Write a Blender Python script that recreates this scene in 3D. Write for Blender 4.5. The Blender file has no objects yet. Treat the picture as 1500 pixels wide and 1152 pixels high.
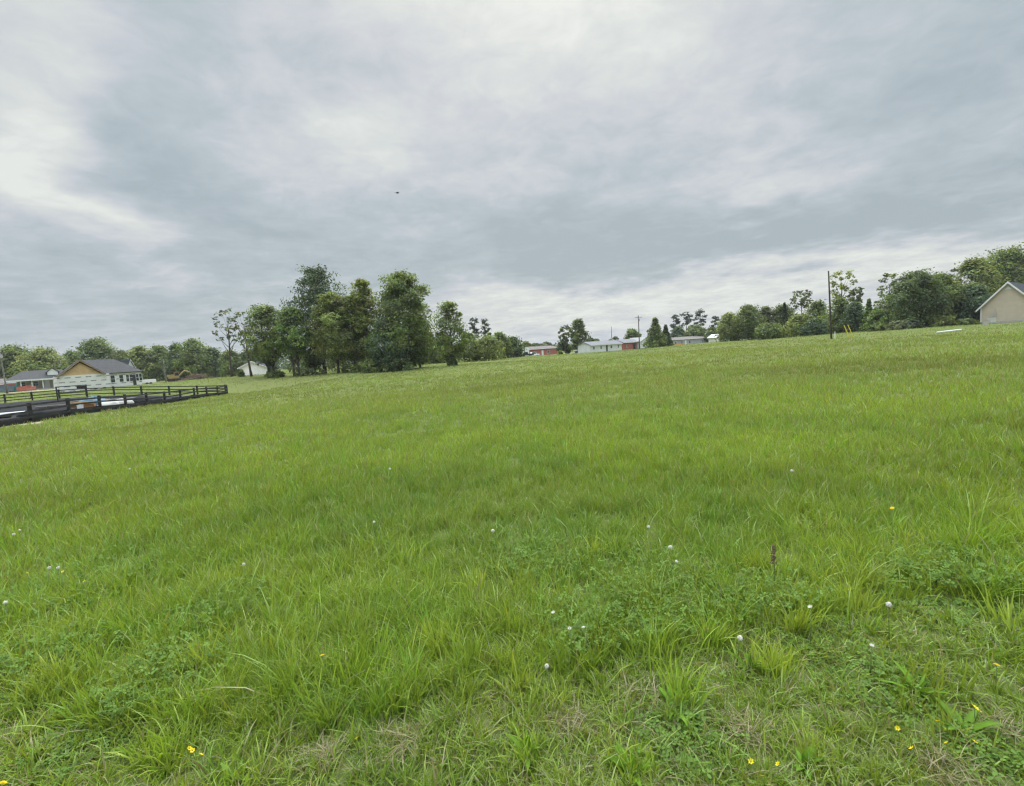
import bpy, math, random
import numpy as np
from mathutils import Matrix, Vector

R = math.radians
rng = np.random.default_rng(7)
random.seed(7)
sc = bpy.context.scene
col = sc.collection

# ------------------------------------------------------------------ camera
EYE = 1.6
PITCH, ROLL, FPX = R(4.9), R(-3.8), 700.0
cam_d = bpy.data.cameras.new('camera')
cam = bpy.data.objects.new('camera', cam_d)
col.objects.link(cam)
CM = (Matrix.Translation((0, 0, EYE)) @ Matrix.Rotation(R(90) - PITCH, 4, 'X') @ Matrix.Rotation(ROLL, 4, 'Z'))
cam.matrix_world = CM
cam_d.sensor_width = 36
cam_d.lens = 36 * FPX / 1500
cam_d.clip_start = 0.05
cam_d.clip_end = 6000
sc.camera = cam


def ray(px, py):
    d = CM.to_3x3() @ Vector(((px - 750) / FPX, -(py - 576) / FPX, -1.0))
    return np.array(d)


def P(px, py, D):
    """the point seen at a photograph pixel, at depth D along the optical axis"""
    return np.array((0, 0, EYE)) + ray(px, py) * D


# ------------------------------------------------------------------ terrain
CTRL = [P(*c) for c in [
    (335, 578, 61), (52, 621, 28.5), (200, 598, 42), (0, 590, 62), (0, 575, 115), (79, 576, 92), (209, 565.4, 106),
    (290, 557, 130), (343, 551, 85), (430, 552, 80), (500, 547, 78), (570, 544, 76), (663, 536.5, 72), (700, 529, 110),
    (780, 523, 190), (850, 516.5, 170), (905, 514.5, 160), (945, 511, 175), (1010, 506.5, 200), (1080, 499, 130),
    (1217, 496, 68), (1300, 488, 76), (1350, 481, 82), (1440, 473.5, 83), (1500, 473, 80), (1500, 479, 60)]]
CTRL += [np.array(p, float) for p in [(0, 0, 0), (-4, 2, 0), (4, 2, 0), (-6, 8, -.1), (6, 8, .05), (0, 14, -.05), (-16, 14, -.45),
                                      (16, 16, .2), (-14, 30, -.7), (0, 35, -.2), (22, 34, .35), (0, -20, 0), (-30, 0, -.4), (30, 0, .4),
                                      (-600, 0, 0), (600, 0, 0), (0, 900, -1), (-500, 700, -1), (500, 700, 0)]]
CX = np.array([p[0] for p in CTRL]); CY = np.array([p[1] for p in CTRL]); CZ = np.array([p[2] for p in CTRL])


def vnoise(x, y, seed=0):
    x = np.asarray(x, float); y = np.asarray(y, float)
    xi = np.floor(x).astype(np.int64); yi = np.floor(y).astype(np.int64)
    fx = x - xi; fy = y - yi
    fx = fx * fx * (3 - 2 * fx); fy = fy * fy * (3 - 2 * fy)

    def h(a, b):
        n = (a * 374761393 + b * 668265263 + seed * 1442695041) & 0xffffffff
        n = ((n ^ (n >> 13)) * 1274126177) & 0xffffffff
        return ((n ^ (n >> 16)) & 0xffff) / 65535.0
    return (h(xi, yi) * (1 - fx) + h(xi + 1, yi) * fx) * (1 - fy) + (h(xi, yi + 1) * (1 - fx) + h(xi + 1, yi + 1) * fx) * fy


def fbm(x, y, seed=0, o=3):
    t = 0; a = .5; s = 0
    for k in range(o):
        t = t + a * vnoise(np.asarray(x) * 2 ** k, np.asarray(y) * 2 ** k, seed + k * 17); s += a; a *= .5
    return t / s


def gz(x, y):
    x = np.atleast_1d(np.asarray(x, float)); y = np.atleast_1d(np.asarray(y, float))
    num = np.zeros_like(x); den = np.zeros_like(x)
    for a, b, c in zip(CX, CY, CZ):
        w = 1.0 / ((x - a) ** 2 + (y - b) ** 2 + 25.0) ** 1.5
        num += w * c; den += w
    r = np.hypot(x, y)
    bump = (fbm(x * .55, y * .55, 3) - .5) * .10 * np.clip(40 / (r + 20), 0, 1) + (fbm(x * .06, y * .06, 5) - .5) * .5 * np.clip((r - 8) / 40, 0, 1)
    return num / den + bump


def gz1(x, y):
    return float(gz(x, y)[0])


# ------------------------------------------------------------------ materials
class NT:
    def __init__(s, tree):
        s.t = tree; s.n = tree.nodes; s.l = tree.links

    def node(s, typ, **kw):
        n = s.n.new(typ)
        for k, v in kw.items():
            setattr(n, k, v)
        return n

    def put(s, sock, v):
        if isinstance(v, bpy.types.NodeSocket):
            s.l.new(v, sock)
        elif v is not None:
            sock.default_value = v

    def m(s, op, a, b=None, c=None, clamp=False):
        n = s.node('ShaderNodeMath', operation=op, use_clamp=clamp)
        s.put(n.inputs[0], a)
        if b is not None: s.put(n.inputs[1], b)
        if c is not None: s.put(n.inputs[2], c)
        return n.outputs[0]

    def mix(s, f, a, b, blend='MIX'):
        n = s.node('ShaderNodeMix', data_type='RGBA', blend_type=blend)
        s.put(n.inputs[0], f); s.put(n.inputs[6], a); s.put(n.inputs[7], b)
        return n.outputs[2]

    def ramp(s, f, stops):
        n = s.node('ShaderNodeValToRGB')
        e = n.color_ramp.elements
        while len(e) < len(stops): e.new(0.5)
        for i, (p, c) in enumerate(stops):
            e[i].position = p; e[i].color = (*c, 1) if len(c) == 3 else c
        s.put(n.inputs[0], f)
        return n.outputs[0]

    def noise(s, vec, scale, detail=3, rough=.55, dist=0):
        n = s.node('ShaderNodeTexNoise')
        n.inputs['Scale'].default_value = scale; n.inputs['Detail'].default_value = detail
        n.inputs['Roughness'].default_value = rough; n.inputs['Distortion'].default_value = dist
        if vec is not None: s.l.new(vec, n.inputs['Vector'])
        return n.outputs[0]


def c4(c):
    return (c[0], c[1], c[2], 1)


MATS = {}


def mat(name, color, rough=.7, var=.25, scale=3.0, metal=0, spec=.4, bump=0.0, dirt=None, dirt_amt=.35, dirt_scale=.8):
    if name in MATS: return MATS[name]
    m = bpy.data.materials.new(name); m.use_nodes = True
    t = NT(m.node_tree); b = m.node_tree.nodes['Principled BSDF']
    tc = t.node('ShaderNodeTexCoord').outputs['Object']
    n1 = t.noise(tc, scale, 4)
    lo = tuple(v * (1 - var) for v in color); hi = tuple(min(1, v * (1 + var)) for v in color)
    c = t.ramp(n1, [(.3, lo), (.7, hi)])
    if dirt:
        f = t.m('MULTIPLY', t.ramp(t.noise(tc, dirt_scale, 5, .65), [(.45, (0, 0, 0)), (.7, (1, 1, 1))]), dirt_amt)
        c = t.mix(f, c, c4(dirt))
    t.l.new(c, b.inputs['Base Color'])
    b.inputs['Roughness'].default_value = rough; b.inputs['Metallic'].default_value = metal
    b.inputs['Specular IOR Level'].default_value = spec
    if bump:
        bn = t.node('ShaderNodeBump'); bn.inputs['Strength'].default_value = bump; bn.inputs['Distance'].default_value = .02
        t.l.new(t.noise(tc, scale * 6, 4), bn.inputs['Height']); t.l.new(bn.outputs[0], b.inputs['Normal'])
    MATS[name] = m
    return m


def leaf_mat(name, trans=.35, rough=.55, spec=.3, warmth=(1.25, 1.2, .6)):
    """reads each blade's / leaf's own colour from the mesh"""
    m = bpy.data.materials.new(name); m.use_nodes = True
    t = NT(m.node_tree); b = m.node_tree.nodes['Principled BSDF']
    a = t.node('ShaderNodeAttribute', attribute_name='Col').outputs['Color']
    t.l.new(a, b.inputs['Base Color'])
    b.inputs['Roughness'].default_value = rough; b.inputs['Specular IOR Level'].default_value = spec
    tr = t.node('ShaderNodeBsdfTranslucent')
    warm = t.mix(1.0, a, (*warmth, 1), 'MULTIPLY')
    t.l.new(warm, tr.inputs[0])
    ms = t.node('ShaderNodeMixShader'); ms.inputs[0].default_value = trans
    t.l.new(b.outputs[0], ms.inputs[1]); t.l.new(tr.outputs[0], ms.inputs[2])
    t.l.new(ms.outputs[0], m.node_tree.nodes['Material Output'].inputs['Surface'])
    MATS[name] = m
    return m


# ------------------------------------------------------------------ mesh helpers
def np_mesh(name, verts, quads=None, tris=None, colors=None, smooth=False):
    """fast mesh from arrays: verts (N,3), quads (M,4), tris (K,3), colors (N,3)"""
    me = bpy.data.meshes.new(name)
    quads = np.zeros((0, 4), np.int32) if quads is None else np.asarray(quads, np.int32)
    tris = np.zeros((0, 3), np.int32) if tris is None else np.asarray(tris, np.int32)
    me.vertices.add(len(verts)); me.vertices.foreach_set('co', np.asarray(verts, np.float32).ravel())
    loops = np.concatenate([quads.ravel(), tris.ravel()]).astype(np.int32)
    me.loops.add(len(loops)); me.loops.foreach_set('vertex_index', loops)
    tot = np.concatenate([np.full(len(quads), 4), np.full(len(tris), 3)]).astype(np.int32)
    start = np.concatenate([[0], np.cumsum(tot)[:-1]]).astype(np.int32)
    me.polygons.add(len(tot)); me.polygons.foreach_set('loop_start', start); me.polygons.foreach_set('loop_total', tot)
    if smooth: me.polygons.foreach_set('use_smooth', np.ones(len(tot), bool))
    if colors is not None:
        at = me.color_attributes.new('Col', 'FLOAT_COLOR', 'POINT')
        c = np.ones((len(verts), 4), np.float32); c[:, :3] = np.clip(colors, 0, 1)
        at.data.foreach_set('color', c.ravel())
    me.update(calc_edges=True)
    return me


def link(name, me, m, parent=None, loc=None):
    o = bpy.data.objects.new(name, me); col.objects.link(o)
    if m is not None and not me.materials: me.materials.append(m)
    if parent is not None: o.parent = parent
    if loc is not None: o.location = loc
    return o


def tag(o, label=None, cat=None, group=None, kind=None):
    if label: o['label'] = label
    if cat: o['category'] = cat
    if group: o['group'] = group
    if kind: o['kind'] = kind
    return o


def empty(name, loc, rz=0.0, label=None, cat=None, group=None):
    o = bpy.data.objects.new(name, None); col.objects.link(o)
    o.location = loc; o.rotation_euler = (0, 0, rz); o.empty_display_size = .3
    return tag(o, label, cat, group)


class MB:
    def __init__(s): s.v = []; s.f = []

    def add(s, vs, fs):
        k = len(s.v); s.v += [tuple(map(float, p)) for p in vs]; s.f += [tuple(i + k for i in f) for f in fs]; return s

    def box(s, x0, x1, y0, y1, z0, z1):
        return s.add([(x0, y0, z0), (x1, y0, z0), (x1, y1, z0), (x0, y1, z0), (x0, y0, z1), (x1, y0, z1), (x1, y1, z1), (x0, y1, z1)],
                     [(0, 3, 2, 1), (4, 5, 6, 7), (0, 1, 5, 4), (1, 2, 6, 5), (2, 3, 7, 6), (3, 0, 4, 7)])

    def prism(s, prof, y0, y1, axis='y'):
        """profile [(a,z)] extruded; axis y: a is x; axis x: a is y"""
        n = len(prof)
        if axis == 'y': vs = [(a, y0, z) for a, z in prof] + [(a, y1, z) for a, z in prof]
        else: vs = [(y0, a, z) for a, z in prof] + [(y1, a, z) for a, z in prof]
        fs = [tuple(range(n)), tuple(range(2 * n - 1, n - 1, -1))] + [(i, i + n, (i + 1) % n + n, (i + 1) % n) for i in range(n)]
        return s.add(vs, fs)

    def tube(s, pts, rad, n=8, cap=True):
        pts = [Vector(p) for p in pts]
        rs = rad if isinstance(rad, (list, tuple)) else [rad] * len(pts)
        k = len(s.v); prev = None
        for i, p in enumerate(pts):
            d = (pts[min(i + 1, len(pts) - 1)] - pts[max(i - 1, 0)]).normalized()
            if prev is None: a = d.orthogonal().normalized()
            else: a = (prev - d * prev.dot(d)).normalized()
            prev = a; b = d.cross(a)
            for j in range(n):
                q = p + (a * math.cos(2 * math.pi * j / n) + b * math.sin(2 * math.pi * j / n)) * rs[i]
                s.v.append(tuple(q))
        for i in range(len(pts) - 1):
            for j in range(n):
                s.f.append((k + i * n + j, k + i * n + (j + 1) % n, k + (i + 1) * n + (j + 1) % n, k + (i + 1) * n + j))
        if cap:
            s.f.append(tuple(k + j for j in reversed(range(n)))); e = k + (len(pts) - 1) * n
            s.f.append(tuple(e + j for j in range(n)))
        return s

    def ball(s, c, r, n=10, m=7, squash=1.0):
        k = len(s.v)
        for i in range(m + 1):
            th = math.pi * i / m
            for j in range(n):
                ph = 2 * math.pi * j / n
                s.v.append((c[0] + r * math.sin(th) * math.cos(ph), c[1] + r * math.sin(th) * math.sin(ph), c[2] + r * squash * math.cos(th)))
        for i in range(m):
            for j in range(n):
                s.f.append((k + i * n + j, k + i * n + (j + 1) % n, k + (i + 1) * n + (j + 1) % n, k + (i + 1) * n + j))
        return s

    def build(s, name, m, parent=None, loc=None, smooth=False):
        me = bpy.data.meshes.new(name); me.from_pydata(s.v, [], s.f)
        if smooth: me.polygons.foreach_set('use_smooth', [True] * len(me.polygons))
        me.update()
        return link(name, me, m, parent, loc)


def copy_tree(o, parent=None):
    c = o.copy(); col.objects.link(c); c.parent = parent
    for ch in [x for x in bpy.data.objects if x.parent == o]:
        copy_tree(ch, c)
    return c


# ------------------------------------------------------------------ world: overcast sky
SUN_EL, SUN_AZ = R(52), R(4)      # azimuth from +Y towards +X
world = bpy.data.worlds.new('World'); sc.world = world; world.use_nodes = True
w = NT(world.node_tree); bg = world.node_tree.nodes['Background']
sky = w.node('ShaderNodeTexSky', sky_type='NISHITA', sun_disc=False)
sky.sun_elevation = SUN_EL; sky.sun_rotation = SUN_AZ; sky.air_density = 1.5; sky.dust_density = 4
gen = w.node('ShaderNodeTexCoord').outputs['Generated']
sx = w.node('ShaderNodeSeparateXYZ'); w.l.new(gen, sx.inputs[0])
X, Y, Z = sx.outputs
az = w.m('ARCTAN2', X, Y); el = w.m('ARCSINE', Z)
zz = w.m('ADD', w.m('MAXIMUM', Z, 0.0), .13)
cb = w.node('ShaderNodeCombineXYZ')
w.l.new(w.m('DIVIDE', X, zz), cb.inputs[0]); w.l.new(w.m('DIVIDE', Y, zz), cb.inputs[1])
pv = cb.outputs[0]


def warp(v, k, seed):
    mp = w.node('ShaderNodeMapping'); mp.inputs['Location'].default_value = (seed, seed * 1.7, seed * .3)
    w.l.new(pv, mp.inputs[0])
    return mp.outputs[0]


n_big = w.noise(warp(pv, 1, 3.1), 1.05, 5, .55, .6)
n_mid = w.noise(warp(pv, 1, 9.4), 2.9, 7, .6, .45)
n_fine = w.noise(warp(pv, 1, 31.9), 8.0, 6, .62, .5)
n_wx = w.m('SUBTRACT', w.noise(warp(pv, 1, 15.2), 1.5, 4, .55), .5)
n_wy = w.m('SUBTRACT', w.noise(warp(pv, 1, 21.7), 1.5, 4, .55), .5)
azw = w.m('ADD', az, w.m('MULTIPLY', n_wx, .34)); elw = w.m('ADD', el, w.m('MULTIPLY', n_wy, .20))
# bright breaks and dark bellies of the cloud deck: (photo x, y, radius x, radius y in px, tilt deg, strength)
LOBES = [
    (740, -20, 210, 110, 0, .85), (950, 90, 240, 95, -12, .34), (670, 130, 80, 60, 0, -.16), (820, 452, 190, 36, -4, .34), (560, 185, 130, 75, -12, .52), (60, 60, 150, 130, 0, .60),
    (25, 190, 100, 70, 5, .62), (70, 290, 120, 50, 8, .60), (225, 375, 90, 22, 28, .46), (1090, 283, 80, 26, -8, .52),
    (1150, 165, 120, 50, -10, .30), (1050, 430, 420, 46, -5, .50), (1350, 380, 260, 30, -6, .36), (740, 280, 120, 22, 4, .22), (470, 300, 60, 60, 0, .12),
    (650, 480, 160, 35, -4, .25), (220, 110, 110, 170, 8, -.42), (270, 270, 150, 90, 0, -.40), (800, 330, 190, 50, 4, -.34), (980, 345, 280, 40, -6, -.28), (900, 392, 230, 26, -7, -.42), (1260, 352, 300, 26, -5, -.34),
    (620, 365, 200, 50, 0, -.22), (1330, 130, 180, 50, 14, -.34), (1400, 270, 260, 55, -6, -.42), (1200, 320, 180, 40, -8, -.30), (450, 55, 90, 60, 0, -.12),
    (120, 440, 330, 60, 2, -.30), (500, 420, 200, 60, 0, -.20), (1480, 40, 120, 120, 0, -.25), (120, 360, 160, 30, 6, -.22), (980, 220, 200, 40, -10, -.12)]
tot = None
for (px, py, rx, ry, tilt, amp) in LOBES:
    d = ray(px, py); d = d / np.linalg.norm(d)
    a0 = math.atan2(d[0], d[1]); e0 = math.asin(d[2])
    dr = ray(px + rx, py); dr /= np.linalg.norm(dr); du = ray(px, py - ry); du /= np.linalg.norm(du)
    sa = max(.02, abs(math.atan2(dr[0], dr[1]) - a0)); se = max(.012, abs(math.asin(du[2]) - e0))
    t_ = R(tilt) - ROLL * 0 + R(3.8)
    ax = w.m('SUBTRACT', azw, a0); ey = w.m('SUBTRACT', elw, e0)
    ct, st = math.cos(-t_), math.sin(-t_)
    u = w.m('DIVIDE', w.m('SUBTRACT', w.m('MULTIPLY', ax, ct), w.m('MULTIPLY', ey, -st)), sa)
    v = w.m('DIVIDE', w.m('ADD', w.m('MULTIPLY', ax, -st), w.m('MULTIPLY', ey, ct)), se)
    q = w.m('ADD', w.m('MULTIPLY', u, u), w.m('MULTIPLY', v, v))
    g = w.m('MULTIPLY', w.m('EXPONENT', w.m('MULTIPLY', q, -.75)), amp)
    tot = g if tot is None else w.m('ADD', tot, g)
nz = w.m('ADD', w.m('MULTIPLY', w.m('SUBTRACT', n_big, .5), .55), w.m('ADD', w.m('MULTIPLY', w.m('SUBTRACT', n_mid, .5), .85), w.m('MULTIPLY', w.m('SUBTRACT', n_fine, .5), .58)))
tone = w.m('ADD', w.m('ADD', w.m('MULTIPLY', tot, .70), nz), .44, clamp=True)
clouds = w.ramp(tone, [(0.0, (.400, .470, .510)), (.30, (.482, .550, .592)), (.55, (.600, .632, .675)), (.78, (.69, .725, .715)), (1.0, (.80, .83, .80))])
# overhead sky, above the view, boosted well past natural overcast to brighten the ground
zen = w.node('ShaderNodeMapRange', interpolation_type='SMOOTHSTEP')
w.l.new(el, zen.inputs[0]); zen.inputs[1].default_value = R(34); zen.inputs[2].default_value = R(62)
zen.inputs[3].default_value = 10.0; zen.inputs[4].default_value = 76.0
cn = w.node('ShaderNodeVectorMath', operation='SCALE'); w.l.new(clouds, cn.inputs[0]); w.l.new(zen.outputs[0], cn.inputs[3])
w.l.new(w.mix(.95, sky.outputs[0], cn.outputs[0]), bg.inputs[0])
bg.inputs[1].default_value = .1

sun_d = bpy.data.lights.new('sun', 'SUN'); sun_d.energy = 1.5; sun_d.angle = R(25); sun_d.color = (1, .96, .90)
sun = bpy.data.objects.new('sun', sun_d); col.objects.link(sun)
sd = Vector((math.sin(SUN_AZ) * math.cos(SUN_EL), math.cos(SUN_AZ) * math.cos(SUN_EL), math.sin(SUN_EL)))
sun.rotation_euler = (-sd).to_track_quat('-Z', 'Y').to_euler(); sun.location = sd * 200

# ------------------------------------------------------------------ yard outline and ground sheets
fA = P(52, 620, 28.5); fB = P(333, 577.5, 61)
fu = (fB - fA)[:2] / np.linalg.norm((fB - fA)[:2])
FENCE0 = fA[:2] - fu * 7.0          # the run starts outside the frame
FENCE1 = fB[:2]
fC = P(-70, 594, 63)[:2]
YARD = [tuple(FENCE0), tuple(FENCE1), tuple(fC), tuple(fC + (FENCE0 - FENCE1) * .9)]


def in_poly(x, y, poly):
    ins = np.zeros(np.shape(x), bool); n = len(poly)
    for i in range(n):
        x1, y1 = poly[i]; x2, y2 = poly[(i + 1) % n]
        c = ((y1 > y) != (y2 > y)) & (x < (x2 - x1) * (y - y1) / (y2 - y1 + 1e-12) + x1)
        ins ^= c
    return ins


def ground_mat():
    m = bpy.data.materials.new('turf_soil'); m.use_nodes = True
    t = NT(m.node_tree); b = m.node_tree.nodes['Principled BSDF']
    tc = t.node('ShaderNodeTexCoord').outputs['Object']
    c1 = t.ramp(t.noise(tc, 7, 6, .7), [(.3, (.085, .10, .030)), (.5, (.14, .165, .050)), (.72, (.20, .20, .08))])
    c2 = t.ramp(t.noise(tc, .035, 4, .55), [(.35, (.085, .125, .030)), (.65, (.15, .165, .05))])
    c = t.mix(.55, c1, c2)
    t.l.new(c, b.inputs['Base Color']); b.inputs['Roughness'].default_value = .95; b.inputs['Specular IOR Level'].default_value = .1
    bn = t.node('ShaderNodeBump'); bn.inputs['Strength'].default_value = .8; bn.inputs['Distance'].default_value = .03
    t.l.new(t.noise(tc, 25, 5, .7), bn.inputs['Height']); t.l.new(bn.outputs[0], b.inputs['Normal'])
    return m


radii = [0.0]; r = .25
while r < 1500:
    radii.append(r); r *= 1.055 if r > 1 else 1.25
NA = 240
rr = np.array(radii[1:]); aa = np.linspace(0, 2 * np.pi, NA, endpoint=False)
gx = (rr[:, None] * np.cos(aa)[None]).ravel(); gy = (rr[:, None] * np.sin(aa)[None]).ravel()
gv = np.stack([np.r_[0, gx], np.r_[0, gy], np.r_[gz(0, 0), gz(gx, gy)]], 1)
ii, jj = np.meshgrid(np.arange(len(rr) - 1), np.arange(NA), indexing='ij')
q0 = 1 + ii * NA + jj; q1 = 1 + ii * NA + (jj + 1) % NA
gq = np.stack([q0, q0 + NA, q1 + NA, q1], -1).reshape(-1, 4)
gt = np.stack([np.zeros(NA, int), 1 + np.arange(NA), 1 + (np.arange(NA) + 1) % NA], 1)
tag(link('ground', np_mesh('ground', gv, gq, gt, smooth=True), ground_mat()), kind='structure')


def drape(name, poly, m, lift=.03, step=1.5, edge=.6, seed=1):
    """a ground sheet with a ragged edge, lying on the terrain"""
    ps = np.array(poly); c = ps.mean(0); n = len(ps)
    out = []
    for i in range(n):
        a, b = ps[i], ps[(i + 1) % n]; k = max(2, int(np.linalg.norm(b - a) / step))
        for j in range(k):
            p = a + (b - a) * j / k
            d = (p - c) / (np.linalg.norm(p - c) + 1e-9)
            out.append(p + d * (vnoise(p[0] * .7, p[1] * .7, seed) - .5) * 2 * edge)
    out = np.array(out); K = 12; vs = [c]; N = len(out)
    for k in range(1, K + 1): vs += list(c + (out - c) * k / K)
    vs = np.array(vs); z = gz(vs[:, 0], vs[:, 1]) + lift
    z[-N:] -= lift + .05
    qs = []; ts = [(0, 1 + i, 1 + (i + 1) % N) for i in range(N)]
    for k in range(K - 1):
        for i in range(N):
            a = 1 + k * N + i; b = 1 + k * N + (i + 1) % N
            qs.append((a, a + N, b + N, b))
    o = link(name, np_mesh(name, np.c_[vs, z], qs, ts, smooth=True), m)
    return tag(o, kind='structure')


m_dark = mat('dark_gravel', (.014, .015, .017), .8, .5, 2.0, spec=.15, bump=.6, dirt=(.06, .055, .045), dirt_amt=.35, dirt_scale=.5)
m_dirt = mat('bare_dirt', (.36, .29, .19), .95, .25, 1.2, bump=.6, dirt=(.16, .16, .06), dirt_amt=.6, dirt_scale=.6)
m_pale = mat('pale_gravel', (.48, .46, .42), .95, .2, 1.5, bump=.5)
drape('dark_gravel_yard', YARD, m_dark, .05, 1.2, .3)


def patch(px, py, D, w_, d_, ang=0):
    p = P(px, py, D)[:2]; c, s = math.cos(ang), math.sin(ang)
    return [tuple(p + np.array((c * a - s * b, s * a + c * b))) for a, b in ((-w_ / 2, -d_ / 2), (w_ / 2, -d_ / 2), (w_ / 2, d_ / 2), (-w_ / 2, d_ / 2))]


DIRT = [patch(318, 554.5, 112, 16, 9, .4), patch(262, 560, 118, 10, 6, .5), patch(60, 573.5, 112, 14, 4, .7), patch(218, 564, 108, 7, 5, .6), patch(10, 627, 26.5, 3, 1.2, .9)]
for k, p in enumerate(DIRT): drape('dirt_patch', p, m_dirt, .04, .8, .7, k + 3)
PALE = [patch(1065, 499.5, 140, 9, 5, -.2), patch(840, 517.2, 176, 26, 6, 0)]
for k, p in enumerate(PALE): drape('gravel_drive', p, m_pale, .04, 1.2, .5, k + 13)

# ------------------------------------------------------------------ grass
GREEN = [np.array(c) for c in [(.228, .350, .044), (.182, .305, .046), (.134, .255, .050), (.292, .395, .060), (.190, .298, .080)]]
OLIVE = np.array((.285, .270, .104)); TAN = np.array((.36, .31, .17)); STRAW = np.array((.30, .30, .14))


def verge_edge(x):
    return 2.25 + .30 * (fbm(x * .9, x * 0 + 3, 41) - .5) * 2 + .10 * np.sin(x * 1.3) + np.clip(x, 0, 3) * .10


def blades(bx, by, h, wd, fac, lean_dir, curve, S, cbase, ctip, bz=None):
    """N blades with S segments -> arrays"""
    N = len(bx)
    t = np.linspace(0, 1, S + 1)[None, :]
    lx = np.cos(lean_dir)[:, None]; ly = np.sin(lean_dir)[:, None]
    cv = curve[:, None]; H = h[:, None]
    out = H * (cv * .9 * t ** 1.8 + .10 * t)
    up = H * (t - .55 * np.clip(cv, 0, 1.6) * t ** 2.4 * .8)
    z0 = (gz(bx, by) if bz is None else bz)[:, None]
    px = bx[:, None] + lx * out; py = by[:, None] + ly * out; pz = z0 + up - .01
    ww = (wd[:, None] * .5) * np.clip(1.05 - t ** 1.7, 0, 1)
    ox = np.cos(fac)[:, None] * ww; oy = np.sin(fac)[:, None] * ww
    n = S * 2 + 1
    V = np.empty((N, n, 3)); C = np.empty((N, n, 3))
    tt = (t[0][None, :, None]) ** 1.2
    cc = cbase[:, None, :] * (1 - tt) + ctip[:, None, :] * tt
    for k in range(S):
        V[:, 2 * k, 0] = px[:, k] - ox[:, k]; V[:, 2 * k, 1] = py[:, k] - oy[:, k]; V[:, 2 * k, 2] = pz[:, k]
        V[:, 2 * k + 1, 0] = px[:, k] + ox[:, k]; V[:, 2 * k + 1, 1] = py[:, k] + oy[:, k]; V[:, 2 * k + 1, 2] = pz[:, k]
        C[:, 2 * k] = cc[:, k]; C[:, 2 * k + 1] = cc[:, k]
    V[:, -1, 0] = px[:, S]; V[:, -1, 1] = py[:, S]; V[:, -1, 2] = pz[:, S]; C[:, -1] = cc[:, S]
    base = (np.arange(N) * n)[:, None]
    Q = []
    for k in range(S - 1):
        Q.append(np.concatenate([base + 2 * k, base + 2 * k + 1, base + 2 * k + 3, base + 2 * k + 2], 1))
    Tt = np.concatenate([base + 2 * S - 2, base + 2 * S - 1, base + 2 * S], 1)
    Q = np.stack(Q, 1).reshape(-1, 4) if Q else np.zeros((0, 4), int)
    return V.reshape(-1, 3), Q, Tt, C.reshape(-1, 3)


class Pile:
    def __init__(s): s.V = []; s.Q = []; s.T = []; s.C = []; s.n = 0

    def add(s, a):
        V, Q, T, C = a
        s.V.append(V); s.C.append(C)
        if len(Q): s.Q.append(Q + s.n)
        if len(T): s.T.append(T + s.n)
        s.n += len(V)

    def mesh(s, name):
        return np_mesh(name, np.concatenate(s.V), np.concatenate(s.Q) if s.Q else None, np.concatenate(s.T) if s.T else None, np.concatenate(s.C))


def scatter(n, r0, r1, power, half=R(66)):
    """n points, density per area ~ r**-power, in a fan in front of the viewpoint"""
    u = rng.random(n); e = 2 - power
    if abs(e) < 1e-6: rad = r0 * (r1 / r0) ** u
    else: rad = (r0 ** e + u * (r1 ** e - r0 ** e)) ** (1 / e)
    a = (rng.random(n) * 2 - 1) * half
    return rad * np.sin(a), rad * np.cos(a)


def pick_green(n, x, y, dist):
    """species mix from patches a few metres across"""
    k = fbm(x * .45, y * .45, 61); k2 = fbm(x * .13, y * .13, 71); k3 = fbm(x * 1.7, y * 1.7, 81)
    a = np.clip((k - .35) / .3, 0, 1)[:, None]; b = np.clip((k3 - .35) / .3, 0, 1)[:, None]
    c = (GREEN[1] * (1 - a) + GREEN[0] * a) * (1 - b * .45) + GREEN[3] * b * .45
    d = np.clip((k2 - .56) / .15, 0, 1)[:, None]
    c = c * (1 - .5 * d) + GREEN[4] * .5 * d
    e = np.clip((fbm(x * .07 + 9, y * .16 + 4, 131) - .42) / .2, 0, 1)[:, None]
    c = c * (1 - .30 * e) * (1 - .1 * e * np.array((0, 0, 1)))
    c = c * (0.82 + .36 * rng.random((n, 1))) * (1 + .07 * rng.standard_normal((n, 3)) * np.array((1, .4, .6)))
    return np.clip(c, .008, 1)


def blocked(x, y):
    b = in_poly(x, y, YARD)
    for p in DIRT + PALE: b |= in_poly(x, y, p)
    return b


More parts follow.
